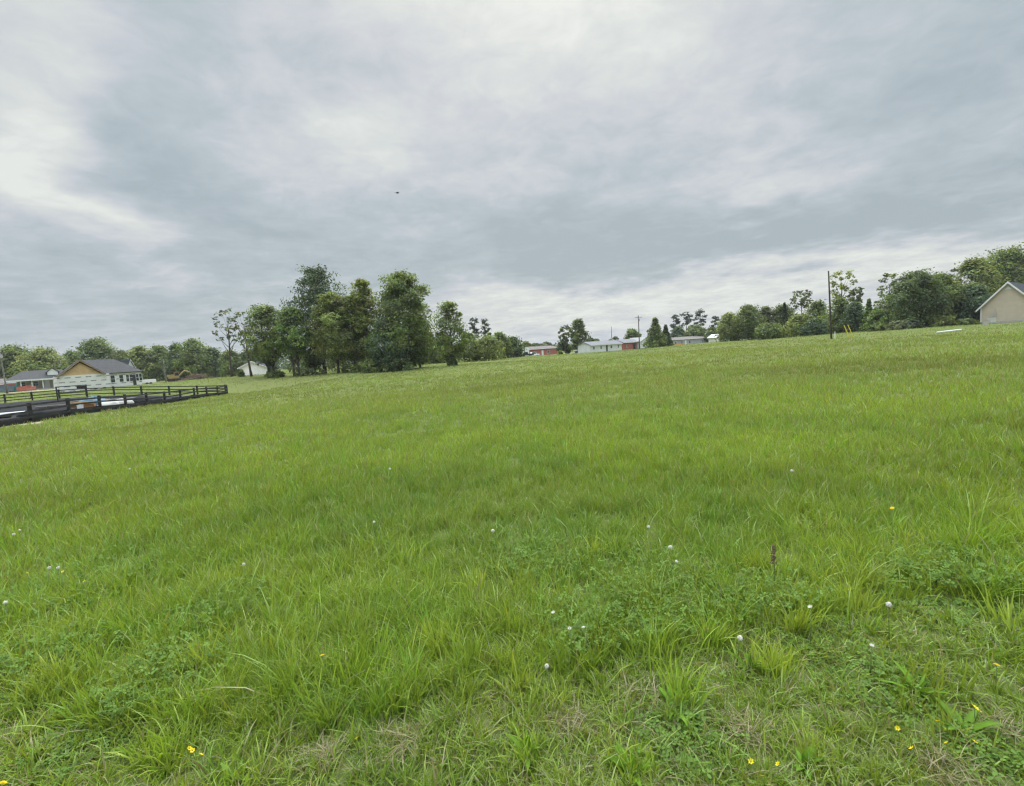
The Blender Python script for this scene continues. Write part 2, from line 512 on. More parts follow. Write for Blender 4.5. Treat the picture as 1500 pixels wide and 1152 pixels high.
def tuft_blades(pile, n_tufts, per, r0, r1, power, hmean, wmean, spread, S, wpow, field=True, hvar=.3, lean=.6, half=R(66)):
    tx, ty = scatter(n_tufts, r0, r1, power, half)
    keep = ~blocked(tx, ty)
    ve = verge_edge(tx)
    keep &= (ty > ve) if field else (ty < ve + .25)
    tx, ty = tx[keep], ty[keep]; n = len(tx)
    if not n: return
    rad = np.hypot(tx, ty)
    hp = .62 + .75 * fbm(tx * .8, ty * .8, 91)
    th = hmean * hp * np.exp(hvar * rng.standard_normal(n) * .8)
    if field: th *= 1 - .35 * np.clip((rad - 100) / 60, 0, 1)
    if field:   # old wheel tracks: two strips of beaten-down grass
        dl = (tx - TRK0[0]) * TRKN[0] + (ty - TRK0[1]) * TRKN[1] + 1.2 * np.sin(ty * .06)
        for o_, k_f in ((0, .34), (-5.2, .25), (5.6, .22), (-10.5, .2)):
            th *= 1 - k_f * np.exp(-((np.abs(dl - o_) - 1.0) / .45) ** 2) * (ty > 9)
    tcol = pick_green(n, tx, ty, rad)
    idx = np.repeat(np.arange(n), per); N = len(idx)
    sc_ = np.maximum(1, (rad / r0) ** wpow)[idx]
    oa = rng.random(N) * 2 * np.pi; orr = np.abs(rng.standard_normal(N)) * spread * sc_
    bx = tx[idx] + np.cos(oa) * orr; by = ty[idx] + np.sin(oa) * orr
    h = th[idx] * (.55 + .6 * rng.random(N))
    wd = wmean * sc_ * (.6 + .8 * rng.random(N))
    ld = oa + rng.standard_normal(N) * 1.2
    cv = np.abs(rng.standard_normal(N)) * lean * .7 + .12
    fac = rng.random(N) * np.pi
    cb_ = tcol[idx] * (.86 + .28 * rng.random((N, 1)))
    yl = rng.random((N, 1))
    ct = cb_ * np.where(yl > .72, np.array((1.45, 1.2, 1.1)), np.array((1.05, 1.05, 1.0)))
    if field:
        # seed heads: ripening tips, more of them out in the hay than along its rim
        rip = np.clip((rad[idx] - 3.5) / 16, 0, 1) * (.35 + .65 * fbm(bx * .05, by * .05, 33)) * 1.1
        m_ = (rng.random(N) < rip * .8)[:, None]
        ct = np.where(m_, OLIVE * (.75 + .5 * rng.random((N, 1))), ct)
        cb_ = np.where(m_, cb_ * .45 + OLIVE * .42, cb_)
    dry = (rng.random(N) < (.03 if field else .13))[:, None]
    dc = np.where(rng.random((N, 1)) > .5, TAN, STRAW) * (.6 + .5 * rng.random((N, 1)))
    cb_ = np.where(dry, dc, cb_); ct = np.where(dry, dc, ct)
    pile.add(blades(bx, by, h, wd, fac, ld, cv, S, cb_, ct))


TRK0 = P(735, 640, 11)[:2]; TRK1 = P(655, 545, 60)[:2]
TRKN = np.array((TRK1[1] - TRK0[1], -(TRK1[0] - TRK0[0]))); TRKN = TRKN / np.linalg.norm(TRKN)
fp = Pile()
tuft_blades(fp, 4300, 22, 2.0, 5.0, 0.8, .17, .0062, .040, 4, .3, lean=.6)
tuft_blades(fp, 10500, 18, 4.6, 10.5, 1.2, .165, .0076, .048, 3, .55, lean=.45, half=R(73))
tuft_blades(fp, 14000, 12, 10, 26, 1.6, .175, .0125, .080, 2, .75, lean=.4)
tuft_blades(fp, 15000, 8, 25, 70, 1.75, .20, .024, .16, 2, .9, lean=.5)
tuft_blades(fp, 20000, 6, 68, 240, 1.8, .20, .06, .40, 1, .9, lean=.5, half=R(58))
# single fine upright culms standing over the leaf
cx_, cy_ = scatter(26000, 2.6, 40, 1.55)
k_ = (cy_ > verge_edge(cx_) + .1) & ~blocked(cx_, cy_); cx_, cy_ = cx_[k_], cy_[k_]; n_ = len(cx_)
rd_ = np.hypot(cx_, cy_)
cb_ = pick_green(n_, cx_, cy_, rd_) * 1.05
fp.add(blades(cx_, cy_, .27 * (.7 + .5 * rng.random(n_)), np.maximum(.0026, rd_ * .0009), rng.random(n_) * np.pi, rng.random(n_) * 6.28,
              np.abs(rng.standard_normal(n_)) * .25 + .05, 3, cb_, OLIVE * (.8 + .6 * rng.random((n_, 1)))))
# tall lush tussocks at places seen in the photograph
TUSS = [(590, 835, .30), (700, 872, .26), (520, 1005, .26), (92, 1010, .28), (995, 1030, .24), (960, 965, .27), (760, 1015, .24), (1170, 930, .27), (440, 1010, .27),
        (330, 870, .26), (1415, 812, .28), (1110, 840, .25), (640, 960, .26), (250, 1105, .20), (565, 1040, .17), (1350, 1000, .20), (1130, 985, .2), (50, 900, .27), (190, 940, .26),
        (820, 1040, .16), (1390, 1080, .16), (1180, 1110, .13), (770, 1120, .14), (930, 1140, .13), (350, 1150, .12), (1250, 900, .25), (870, 820, .25), (40, 1035, .24), (1480, 920, .24),
        (690, 980, .25), (860, 985, .22), (300, 990, .27), (150, 1050, .24), (1040, 950, .24)]


def on_ground(px, py, lift=0.0):
    d = ray(px, py); s = 3.0
    for _ in range(12):
        p = np.array((0, 0, EYE)) + d * s
        s += (p[2] - gz1(p[0], p[1]) - lift) / max(1e-6, -d[2])
    return np.array((0, 0, EYE)) + d * s


for (px, py, hh) in TUSS:
    p = on_ground(px, py); N = int(70 + 60 * rng.random())
    oa = rng.random(N) * 2 * np.pi; orr = np.abs(rng.standard_normal(N)) * (.05 + .05 * rng.random()); wd_ = rng.random() * 6.28
    hue = GREEN[3] * (.75 + .3 * rng.random()) if rng.random() > .45 else GREEN[0] * (.9 + .3 * rng.random())
    cc = hue * (.75 + .45 * rng.random((N, 1)))
    fp.add(blades(p[0] + np.cos(oa) * orr, p[1] + np.sin(oa) * orr, hh * .88 * (.4 + .75 * rng.random(N)), .0082 * (.6 + .8 * rng.random(N)),
                  rng.random(N) * np.pi, np.where(rng.random(N) < .5, oa, wd_) + rng.standard_normal(N) * .8, np.abs(rng.standard_normal(N)) * .32 + .08, 5, cc, cc * np.array((1.25, 1.12, 1))))
m_grass = leaf_mat('grass_blade', .38, .42, .5)
m_broad = leaf_mat('broad_leaf', .35, .6, .12, (1.3, 1.2, .5))
tag(link('field_grass', fp.mesh('field_grass'), m_grass), 'tall green hay grass covering the whole field to the tree line', 'grass', kind='stuff')

vp = Pile()
tuft_blades(vp, 4600, 20, 1.0, 3.4, .5, .085, .0058, .030, 3, .2, field=False, lean=1.0)
# the verge runs on to both sides, out of the frame
tuft_blades(vp, 9000, 18, 3.2, 9.0, .9, .085, .0062, .036, 3, .3, field=False, lean=1.0, half=R(105))
# mown thatch: limp dead blades lying between the short live ones
tx_, ty_ = scatter(26000, 1.0, 3.4, .4); ex_, ey_ = scatter(20000, 3.3, 9.0, 1.0, R(105)); tx_ = np.r_[tx_, ex_]; ty_ = np.r_[ty_, ey_]
k_ = ty_ < verge_edge(tx_) + .12; tx_, ty_ = tx_[k_], ty_[k_]; n_ = len(tx_)
bare = fbm(tx_ * 1.6, ty_ * 1.6, 123)
k_ = rng.random(n_) < .20 + .6 * np.clip(bare - .42, 0, 1) * 2; tx_, ty_, bare = tx_[k_], ty_[k_], bare[k_]; n_ = len(tx_)
tc_ = np.where(rng.random((n_, 1)) < (.25 + 1.2 * np.clip(bare - .45, 0, 1))[:, None], TAN * (.55 + .6 * rng.random((n_, 1))), np.array((.24, .27, .125)) * (.6 + .7 * rng.random((n_, 1))))
vp.add(blades(tx_, ty_, .07 * (.5 + rng.random(n_)), .003 * (.6 + .8 * rng.random(n_)), rng.random(n_) * np.pi, rng.random(n_) * 6.28, 1.1 + rng.random(n_) * .9, 3, tc_, tc_,
              gz(tx_, ty_) + .012))
for (px, py, rad_) in [(935, 1020, .12), (590, 1095, .09), (1390, 1138, .10), (1480, 1080, .08), (830, 1065, .07), (1090, 1080, .08), (470, 1120, .06)]:
    p = on_ground(px, py); N = 130
    oa = rng.random(N) * 6.28; orr = rad_ * np.sqrt(rng.random(N)) * (1 + .2 * rng.standard_normal(N))
    cc = TAN * (.5 + .55 * rng.random((N, 1)))
    x_, y_ = p[0] + np.cos(oa) * orr, p[1] + np.sin(oa) * orr
    vp.add(blades(x_, y_, .065 * (.5 + rng.random(N)), .0032 * (.6 + .8 * rng.random(N)), rng.random(N) * np.pi, rng.random(N) * 6.28, 1.2 + rng.random(N), 3, cc, cc * 1.1, gz(x_, y_) + .03))
tag(link('verge_grass', vp.mesh('verge_grass'), m_grass), 'short mown grass with dry thatch along the near edge of the field', 'grass', kind='stuff')

# clover: three rounded leaflets on a thin stalk, in patches
cp = Pile()
CPATCH = [(960, 880, .5), (1150, 905, .35), (120, 870, .6), (60, 985, .35), (330, 900, .3), (1440, 860, .4), (790, 830, .4), (1280, 1000, .25), (880, 940, .3), (250, 1000, .3), (1380, 880, .35),
          (1000, 1090, .2), (1460, 1110, .2), (130, 1090, .2)]
for (px, py, rad_) in CPATCH:
    p = on_ground(px, py); N = int(520 * min(1.3, rad_ / .4))
    a = rng.random(N) * 6.28; q = rad_ * np.sqrt(rng.random(N)) * (1 + .25 * rng.standard_normal(N))
    x_, y_ = p[0] + np.cos(a) * q, p[1] + np.sin(a) * q
    hgt = np.where(y_ > verge_edge(x_), .07 + .08 * rng.random(N), .015 + .03 * rng.random(N))
    z_ = gz(x_, y_) + hgt
    rot = rng.random(N) * 6.28; size = .010 + .008 * rng.random(N)
    tilt = rng.standard_normal((N, 2)) * .35
    hue = np.array((.125, .210, .042)) * (.7 + .7 * rng.random((N, 1)))
    for k in range(3):
        th = rot + k * 2.094
        prof = [(.05, 0), (.55, .42), (1.0, .36), (1.08, 0), (1.0, -.36), (.55, -.42)]
        V = np.empty((N, 6, 3))
        for j, (u_, v_) in enumerate(prof):
            dx = (np.cos(th) * u_ - np.sin(th) * v_) * size; dy = (np.sin(th) * u_ + np.cos(th) * v_) * size
            V[:, j] = np.stack([x_ + dx, y_ + dy, z_ + dx * tilt[:, 0] + dy * tilt[:, 1] + abs(v_) * size * .25], 1)
        b0 = (np.arange(N) * 6)[:, None]
        Q = np.concatenate([np.concatenate([b0, b0 + 1, b0 + 2, b0 + 3], 1), np.concatenate([b0, b0 + 3, b0 + 4, b0 + 5], 1)])
        cp.add((V.reshape(-1, 3), Q, np.zeros((0, 3), int), np.repeat(hue, 6, 0)))
tag(link('clover', cp.mesh('clover'), m_broad), 'dark green clover leaves in patches among the grass', 'clover', kind='stuff')

# ------------------------------------------------------------------ trees
m_leaf = leaf_mat('tree_leaf', .42, .55, .25)
m_bark = mat('bark', (.085, .070, .055), .95, .4, 4, bump=.8)
m_bark_pale = mat('pale_bark', (.20, .185, .16), .95, .35, 3, bump=.6)
TINT = {
    'mid': (.150, .195, .064), 'light': (.205, .245, .078), 'dark': (.115, .156, .064), 'deep': (.084, .118, .062), 'yellow': (.225, .255, .076),
    'pine': (.055, .080, .056), 'teal': (.105, .155, .085), 'dull': (.145, .170, .090), 'grey': (.140, .160, .105), 'fresh': (.160, .230, .070), 'cedar': (.080, .118, .060)}


def leaves_at(centers, spread, per, ls, tint, flat=.6, cvar=.26, rg=None, mid=None, lobe=None):
    n = len(centers); idx = np.repeat(np.arange(n), per); N = len(idx)
    off = np.clip(rg.standard_normal((N, 3)), -1.7, 1.7) * np.asarray(spread)[idx, None] * np.array((1, 1, flat))
    p = centers[idx] + off
    nrm = rg.standard_normal((N, 3)) * .75 + np.array((0, 0, .5))
    if mid is not None:
        ov = p - np.asarray(mid); nrm += 1.1 * ov / (np.linalg.norm(ov, axis=1)[:, None] + 1e-6)
    nrm /= np.linalg.norm(nrm, axis=1)[:, None]
    a = np.cross(nrm, rg.standard_normal((N, 3))); a /= np.linalg.norm(a, axis=1)[:, None] + 1e-9
    b = np.cross(nrm, a)
    L = (ls * (.6 + .8 * rg.random(N)))[:, None]
    V = np.stack([p - a * L * .5, p + b * L * .34 + nrm * L * .10, p + a * L * .55, p - b * L * .34 + nrm * L * .10], 1)
    cc = np.exp(rg.standard_normal((n, 1)) * cvar * .8)
    if lobe is not None: cc = cc * np.asarray(lobe)[:, None]
    hue = 1 + rg.standard_normal((n, 3)) * np.array((.09, .04, .08))
    c = np.asarray(tint)[None] * (cc * hue)[idx] * (.80 + .40 * rg.random((N, 1)))
    Q = (np.arange(N) * 4)[:, None] + np.arange(4)[None]
    return V.reshape(-1, 3), Q, np.zeros((0, 3), int), np.repeat(np.clip(c, .006, .5), 4, 0)


TREE_N = 0


def tree(px, D, ytop, wpx, ycb, style='broad', tint='mid', name='broadleaf_tree', label=None, group=None, dens=1.0, lean=0.0, bark=None, ybase=None, stems=1, cat='tree', k_top=None):
    """crown between photo rows ytop and ycb, wpx wide, standing on the terrain at depth D"""
    global TREE_N
    TREE_N += 1
    rg = np.random.default_rng(1000 + TREE_N)
    b = P(px, ybase if ybase else 530, D)
    x0, y0 = b[0], b[1]; z0 = gz1(x0, y0)
    tp = P(px, ytop, D); H = tp[2] - z0
    W = wpx * D / FPX
    zc = max(0.0, P(px, ycb, D)[2] - z0)
    root = empty(name, (x0, y0, z0 - .05), 0, label, cat, group)
    ls = max(.15, D * .0040)
    hc = H - zc
    lobes = []
    def R_of(s):
        if style in ('broad', 'bush'): return .5 * W * (math.sin(math.pi * min(1, (.16 + .84 * s)) ** .85) ** .65 if s < .97 else .3)
        if style == 'oval': return .5 * W * math.sin(math.pi * (.12 + .86 * s)) ** .72
        if style == 'conic': return .5 * W * (1.03 - s) ** .95
        if style == 'sparse': return .5 * W * math.sin(math.pi * (.12 + .80 * s)) ** .5
        return .5 * W
    cents = []; sp = []; lf = None
    if style == 'pine':
        nl = int(11 * max(1, dens))
        for k in range(nl):
            s = (k + .5) / nl; rr_ = .5 * W * (.55 + .45 * math.sin(math.pi * min(1, s * .9 + .1)))
            a = rg.random() * 6.28; q = rr_ * (.25 + .6 * rg.random())
            c = np.array((math.cos(a) * q, math.sin(a) * q, zc + hc * s * .93))
            lr = W * (.13 + .08 * rg.random()); lobes.append((c, lr))
            for _ in range(14):
                d = rg.standard_normal(3); d /= np.linalg.norm(d)
                cents.append(c + d * lr * rg.random() ** .4 * np.array((1, 1, .5))); sp.append(lr * .28)
        lobes.append((np.array((0, 0, zc + hc * .9)), W * .2))
        for _ in range(16):
            d = rg.standard_normal(3); d /= np.linalg.norm(d)
            cents.append(np.array((0, 0, zc + hc * .92)) + d * W * .2 * np.array((1, 1, .5))); sp.append(W * .05)
    else:
        nl = {'broad': 34, 'oval': 34, 'conic': 44, 'sparse': 17, 'bush': 14}[style]
        for k in range(nl):
            s = ((k + .5) / nl) if style != 'conic' else ((k + .5) / nl) ** 1.25
            rad = R_of(s); a = k * 2.4 + rg.random() * .9
            lr = (.12 + .11 * rg.random()) * W * (.75 if style == 'sparse' else 1.0)
            if style == 'conic': lr = .045 * W + .36 * rad
            lr = min(lr, hc * .3)
            q = max(0, rad - lr * .62) * (.62 + .44 * rg.random())
            zz_ = zc + hc * s
            zz_ = min(max(zz_, zc + lr * .5), H - lr * .75)
            c = np.array((math.cos(a) * q, math.sin(a) * q, zz_)); lobes.append((c, lr))
        if style not in ('sparse', 'conic'):
            lobes.append((np.array((rg.normal() * W * .04, rg.normal() * W * .04, H - W * .10)), min(W * .12, hc * .25)))
        lf = []
        for c, lr in lobes:
            tone_ = math.exp(rg.normal() * .20)
            m_ = int((22 if style != 'sparse' else 11) * max(.5, dens))
            d = rg.standard_normal((m_, 3)); d /= np.linalg.norm(d, axis=1)[:, None]
            q = lr * rg.random((m_, 1)) ** .33 * (.8 + .5 * rg.random((m_, 1)))
            for p in c + d * q * np.array((1, 1, .85)):
                lf.append(tone_); cents.append(p); sp.append(lr * (.19 if style == 'sparse' else .30))
    cents = np.array(cents); sp = np.array(sp)
    cents[:, 0] += lean * (cents[:, 2] / H) * H
    cents[:, 2] = np.maximum(cents[:, 2], .15)
    area = W * hc
    per = int(np.clip(dens * {'broad': 18, 'oval': 19, 'conic': 15, 'sparse': 3.6, 'bush': 11, 'pine': 10}[style] * area / ls ** 2 / len(cents), 4, 90))
    pl = Pile(); pl.add(leaves_at(cents, sp, per, ls * (1.0 if style != 'pine' else .85), TINT[tint], rg=rg, mid=(0, 0, zc + hc * .4), lobe=lf))
    link('crown', pl.mesh('crown'), m_leaf, root)
    # trunk with limbs running into the lobes
    tb = MB(); rt = max(.06, min(.32, .018 * H)) * (1 if style != 'bush' else .5)
    th = H * (.93 if style in ('conic', 'pine') else .80)
    for st in range(stems):
        sx_ = (st - (stems - 1) / 2) * rt * 3.4
        ph = rg.random() * 6.28
        pts = []; rs = []
        for k in range(8):
            s = k / 7
            pts.append((sx_ * (1 + 1.2 * s) + lean * th * s + math.sin(s * 4 + ph) * .018 * H * s, math.cos(s * 3 + ph) * .018 * H * s, th * s)); rs.append(rt * (1.25 if k == 0 else 1) * (1 - .86 * s))
        tb.tube(pts, rs, 7)
        for c, lr in lobes[::1 if D < 120 else 2]:
            s = min(.9, max(.18, (c[2] - .22 * H) / th)) if style != 'pine' else min(.97, (c[2] - .02 * H) / th)
            i = min(6, int(s * 7)); f = s * 7 - i
            a0 = Vector(pts[i]).lerp(Vector(pts[i + 1]), f)
            e = Vector((c[0] + lean * c[2], c[1], c[2])); mid = a0.lerp(e, .5) + Vector((0, 0, -.06 * (e - a0).length))
            r0 = max(.02, rt * (1 - .86 * s) * .55)
            tb.tube([a0, mid, e], [r0, r0 * .65, .012], 5, cap=False)
    tb.build('trunk', bark or m_bark, root, smooth=True)
    return root


GV = 'trees of the grove at the field edge'
T = tree
T(340, 88, 452, 46, 500, 'sparse', 'grey', 'broadleaf_tree', 'thin airy tree with sparse grey-green crown at the left end of the grove', GV, .8, ybase=551)
T(369, 84, 456, 30, 506, 'sparse', 'grey', 'broadleaf_tree', 'slender leaning tree with almost bare crown, second from left in the grove', GV, .6, lean=-.07, ybase=556)
T(398, 82, 448, 66, 528, 'oval', 'mid', 'broadleaf_tree', 'mid-green round-topped tree hiding the right half of the small white house', GV, .8, ybase=552, stems=2)
T(435, 80, 450, 54, 520, 'oval', 'fresh', 'broadleaf_tree', 'fresh green tree with dark forked trunk left of the tallest tree of the grove', GV, .85, ybase=552, stems=2)
T(476, 84, 395, 82, 476, 'broad', 'deep', 'broadleaf_tree', 'tallest dark tree of the grove, ragged crown rising above its neighbours', GV, .62, ybase=546)
T(496, 79, 432, 74, 526, 'oval', 'light', 'broadleaf_tree', 'yellow-green tree in front of the foot of the tallest dark tree', GV, .9, ybase=547)
T(522, 81, 434, 62, 526, 'oval', 'mid', 'broadleaf_tree', 'plain green tree filling the middle of the grove behind slim trunks', GV, .9, ybase=546)
T(541, 80, 410, 48, 524, 'oval', 'yellow', 'broadleaf_tree', 'light yellow-green tree with narrow tall top left of the big dome-shaped tree', GV, .9, ybase=545)
T(597, 78, 402, 92, 530, 'oval', 'mid', 'broadleaf_tree', 'big dense dome-shaped tree at the right end of the grove', GV, 1.15, ybase=543)
T(572, 75, 468, 66, 538, 'broad', 'teal', 'broadleaf_tree', 'low dark blue-green tree under the big dome-shaped tree', GV, 1.0, ybase=544)
T(462, 84, 480, 44, 538, 'oval', 'dark', 'broadleaf_tree', 'small dark tree in the gap left of the slim trunks of the grove', GV, .7, ybase=547)
T(616, 82, 462, 44, 532, 'oval', 'dark', 'broadleaf_tree', 'dark skirt tree leaning out right of the big dome-shaped tree', GV, .9, ybase=541)
GB = 'bushes under the grove'
T(545, 74, 526, 40, 546, 'bush', 'mid', 'bush', 'wide low bush at the foot of the grove below the narrow light tree', GB, 1, ybase=546, cat='bush')
T(585, 74, 524, 46, 545, 'bush', 'dark', 'bush', 'dark low bush at the foot of the big dome-shaped tree', GB, 1, ybase=544, cat='bush')
T(404, 80, 543, 32, 555, 'bush', 'mid', 'bush', 'low scrubby bush right of the small white house under the grove', GB, .8, ybase=555, cat='bush')
T(455, 79, 540, 42, 551, 'bush', 'dull', 'bush', 'long flat scrub between the forked trunk and the slim trunks', GB, .7, ybase=551, cat='bush')
T(500, 98, 512, 52, 541, 'bush', 'dark', 'bush', 'dark undergrowth behind the slim trunks in the middle of the grove', GB, 1, ybase=541, cat='bush')
T(540, 97, 510, 50, 541, 'bush', 'dull', 'bush', 'dull undergrowth behind the trunk of the narrow light tree', GB, 1, ybase=541, cat='bush')
T(448, 100, 514, 50, 543, 'bush', 'mid', 'bush', 'green undergrowth behind the forked trunk of the grove', GB, 1, ybase=543, cat='bush')
T(518, 78, 534, 36, 547, 'bush', 'mid', 'bush', 'knee-high scrub in front of the slim trunks of the grove', GB, .8, ybase=547, cat='bush')
T(354, 84, 541, 10, 554, 'bush', 'mid', 'bush', 'tiny sapling bush in front of the white gable wall', GB, .8, ybase=556, cat='bush')
T(663, 72, 443, 56, 522, 'broad', 'mid', 'broadleaf_tree', 'lone open-crowned tree with short dark trunk standing right of the grove', None, .62, ybase=536)
T(663, 71.5, 524, 15, 537, 'bush', 'dark', 'bush', 'small dark bush hugging the foot of the lone open-crowned tree', None, 1, ybase=537, cat='bush')
GC = 'trees behind the lone tree'
T(628, 112, 488, 48, 531, 'broad', 'dark', 'broadleaf_tree', 'dark tree in the gap between the grove and the lone tree', GC, 1, ybase=531)
T(652, 118, 492, 51, 531, 'broad', 'teal', 'broadleaf_tree', 'blue-green tree directly behind the trunk of the lone tree', GC, 1, ybase=530)
T(698, 140, 466, 22, 494, 'pine', 'pine', 'pine_tree', 'left one of two dark pines rising behind the lone tree', GC, .9, ybase=525)
T(713, 140, 467, 22, 496, 'pine', 'pine', 'pine_tree', 'right one of two dark pines rising behind the lone tree', GC, .9, ybase=525)
T(688, 112, 488, 41, 528, 'broad', 'mid', 'broadleaf_tree', 'rounded green tree just right of the lone tree', GC, 1, ybase=528)
T(716, 110, 492, 51, 526, 'broad', 'light', 'broadleaf_tree', 'pale green rounded tree below the two dark pines', GC, 1, ybase=527)
T(734, 130, 487, 34, 524, 'broad', 'mid', 'broadleaf_tree', 'mid-green tree between the pale rounded tree and the dark one by the truck', GC, 1, ybase=524)
T(752, 135, 494, 34, 521, 'broad', 'dark', 'broadleaf_tree', 'dark round tree right behind the rusty tractor and box truck', GC, 1, ybase=523)
GD = 'trees around the far houses'
T(829, 165, 477, 20, 500, 'sparse', 'dull', 'broadleaf_tree', 'slim open tree, left of the pair right of the red brick house', GD, 1.1, ybase=516)
T(849, 162, 468, 30, 511, 'oval', 'mid', 'broadleaf_tree', 'tall dense tree, right of the pair by the white parked car', GD, 1, ybase=516)
T(866, 170, 496, 22, 514, 'broad', 'dark', 'broadleaf_tree', 'low dark tree between the tall pair and the white mobile home', GD, 1, ybase=515)
T(826, 168, 500, 24, 516, 'bush', 'dark', 'bush', 'dark hedge-like bush at the foot of the slim open tree', GD, 1, ybase=517, cat='bush')
T(771, 260, 501, 15, 514, 'broad', 'light', 'broadleaf_tree', 'small pale tree peeping over the box truck', GD, 1, ybase=518)
T(801, 300, 502, 20, 512, 'broad', 'dull', 'broadleaf_tree', 'far grey-green tree top above the red brick house roof', GD, 1, ybase=516)
T(784, 300, 504, 18, 512, 'broad', 'dark', 'broadleaf_tree', 'far dark tree top left above the red brick house roof', GD, 1, ybase=516)
T(874, 280, 497, 12, 508, 'broad', 'dull', 'broadleaf_tree', 'small far tree over the left end of the white mobile home', GD, 1, ybase=512)
T(889, 290, 499, 22, 508, 'broad', 'dark', 'broadleaf_tree', 'flat far tree over the middle of the white mobile home', GD, 1, ybase=510)
T(902, 270, 494, 12, 506, 'broad', 'dark', 'broadleaf_tree', 'small dark far tree beside the thin far pole', GD, 1, ybase=508)
T(927, 205, 483, 24, 505, 'broad', 'mid', 'broadleaf_tree', 'round green tree behind the red barn', GD, 1, ybase=508)
T(961, 150, 466, 34, 508, 'conic', 'mid', 'broadleaf_tree', 'cone-shaped green tree right of the small white gable', GD, 1.1, ybase=508)
T(976, 152, 476, 18, 508, 'conic', 'cedar', 'cedar_tree', 'narrow dark cedar against the right flank of the cone-shaped tree', GD, 1, ybase=507)
T(991, 230, 462, 20, 484, 'pine', 'pine', 'pine_tree', 'leftmost dark pine behind the long grey house', GD, .9, ybase=503)
T(1006, 230, 458, 24, 484, 'pine', 'pine', 'pine_tree', 'broad-headed dark pine, second from left behind the long grey house', GD, .9, ybase=502)
T(1027, 225, 454, 26, 482, 'pine', 'pine', 'pine_tree', 'tallest dark pine behind the long grey house', GD, .9, ybase=501)
T(1049, 220, 463, 18, 494, 'pine', 'pine', 'pine_tree', 'rightmost dark pine beside the start of the right woods', GD, .9, ybase=500)
T(994, 215, 480, 26, 502, 'broad', 'teal', 'broadleaf_tree', 'blue-green tree under the leftmost pines behind the grey house', GD, 1, ybase=503)
T(1020, 212, 478, 34, 500, 'broad', 'mid', 'broadleaf_tree', 'wide green tree below the tallest pine behind the grey house', GD, 1, ybase=502)
T(1042, 205, 482, 20, 500, 'broad', 'mid', 'broadleaf_tree', 'green tree at the right end of the long grey house', GD, 1, ybase=501)
GE = 'trees of the woods along the right side'
T(1070, 128, 459, 44, 498, 'broad', 'light', 'broadleaf_tree', 'light green tree that starts the right woods beside the white shed', GE, 1, ybase=499)
T(1097, 122, 448, 44, 496, 'broad', 'mid', 'broadleaf_tree', 'domed mid-green tree, second of the right woods', GE, 1, ybase=498)
T(1122, 126, 450, 38, 494, 'broad', 'dull', 'broadleaf_tree', 'dull grey-green tree right of the domed tree in the woods', GE, 1, ybase=497)
T(1127, 112, 474, 41, 497, 'broad', 'mid', 'broadleaf_tree', 'lower green tree in front of the dull grey-green one', GE, 1, ybase=497)
T(1147, 124, 447, 44, 492, 'broad', 'mid', 'broadleaf_tree', 'bushy green tree left of the bare-topped tree in the woods', GE, 1, ybase=495)
T(1150, 118, 444, 8, 470, 'conic', 'cedar', 'cedar_tree', 'thin dark spire poking out of the bushy green tree', GE, .8, ybase=495)
T(1175, 130, 426, 32, 452, 'sparse', 'dull', 'broadleaf_tree', 'thin bare-topped tree sticking out above the right woods', GE, 1.1, ybase=493)
T(1172, 108, 461, 49, 492, 'broad', 'light', 'broadleaf_tree', 'pale green low tree below the bare-topped tree', GE, 1, ybase=494)
T(1198, 118, 442, 41, 490, 'broad', 'mid', 'broadleaf_tree', 'green tree just left of the tall utility pole', GE, 1, ybase=491)
T(1194, 102, 468, 38, 491, 'broad', 'teal', 'broadleaf_tree', 'low blue-green tree left of the foot of the tall utility pole', GE, 1, ybase=491)
T(1233, 112, 397, 36, 446, 'sparse', 'light', 'broadleaf_tree', 'tall open yellow-green tree right behind the tall utility pole', GE, 1.5, ybase=488)
T(1232, 108, 438, 50, 489, 'broad', 'mid', 'broadleaf_tree', 'mid-green tree under the tall open one behind the pole', GE, 1, ybase=489)
T(1254, 112, 422, 22, 448, 'sparse', 'dull', 'broadleaf_tree', 'small wispy tree right of the tall open one', GE, 1.3, ybase=486)
T(1252, 104, 444, 38, 487, 'broad', 'teal', 'broadleaf_tree', 'blue-green tree above the yellow guy guards', GE, 1, ybase=487)
T(1273, 100, 438, 20, 486, 'conic', 'fresh', 'broadleaf_tree', 'fresh green cone-shaped tree right of the yellow guy guards', GE, 1.1, ybase=486)
T(1288, 96, 454, 33, 484, 'broad', 'fresh', 'broadleaf_tree', 'low fresh green tree between the cone-shaped and the ragged tree', GE, 1, ybase=485)
T(1303, 104, 400, 36, 470, 'sparse', 'mid', 'broadleaf_tree', 'ragged thin-topped tree left of the big dense round tree', GE, 1.5, ybase=483)
T(1308, 96, 432, 46, 482, 'broad', 'mid', 'broadleaf_tree', 'green tree low under the ragged thin-topped one', GE, 1, ybase=483)
T(1341, 88, 399, 74, 476, 'oval', 'dark', 'broadleaf_tree', 'big dense dark round tree near the right edge of the field', GE, 1.2, ybase=480)
T(1376, 92, 402, 56, 474, 'oval', 'mid', 'broadleaf_tree', 'olive-green tree joined to the right of the big dark round tree', GE, 1.1, ybase=478)
T(1399, 100, 393, 26, 470, 'sparse', 'dull', 'broadleaf_tree', 'narrow grey-green tree in the notch left of the beige house trees', GE, 1.6, ybase=475)
T(1428, 96, 381, 72, 470, 'broad', 'light', 'broadleaf_tree', 'tall feathery light tree left of the beige house gable', GE, .75, ybase=474)
T(1424, 90, 418, 59, 472, 'broad', 'teal', 'broadleaf_tree', 'dark blue-green tree touching the left eave of the beige house', GE, 1, ybase=475)
T(1475, 106, 366, 84, 440, 'broad', 'mid', 'broadleaf_tree', 'tall feathery tree standing behind the beige house ridge', GE, .9, ybase=473)
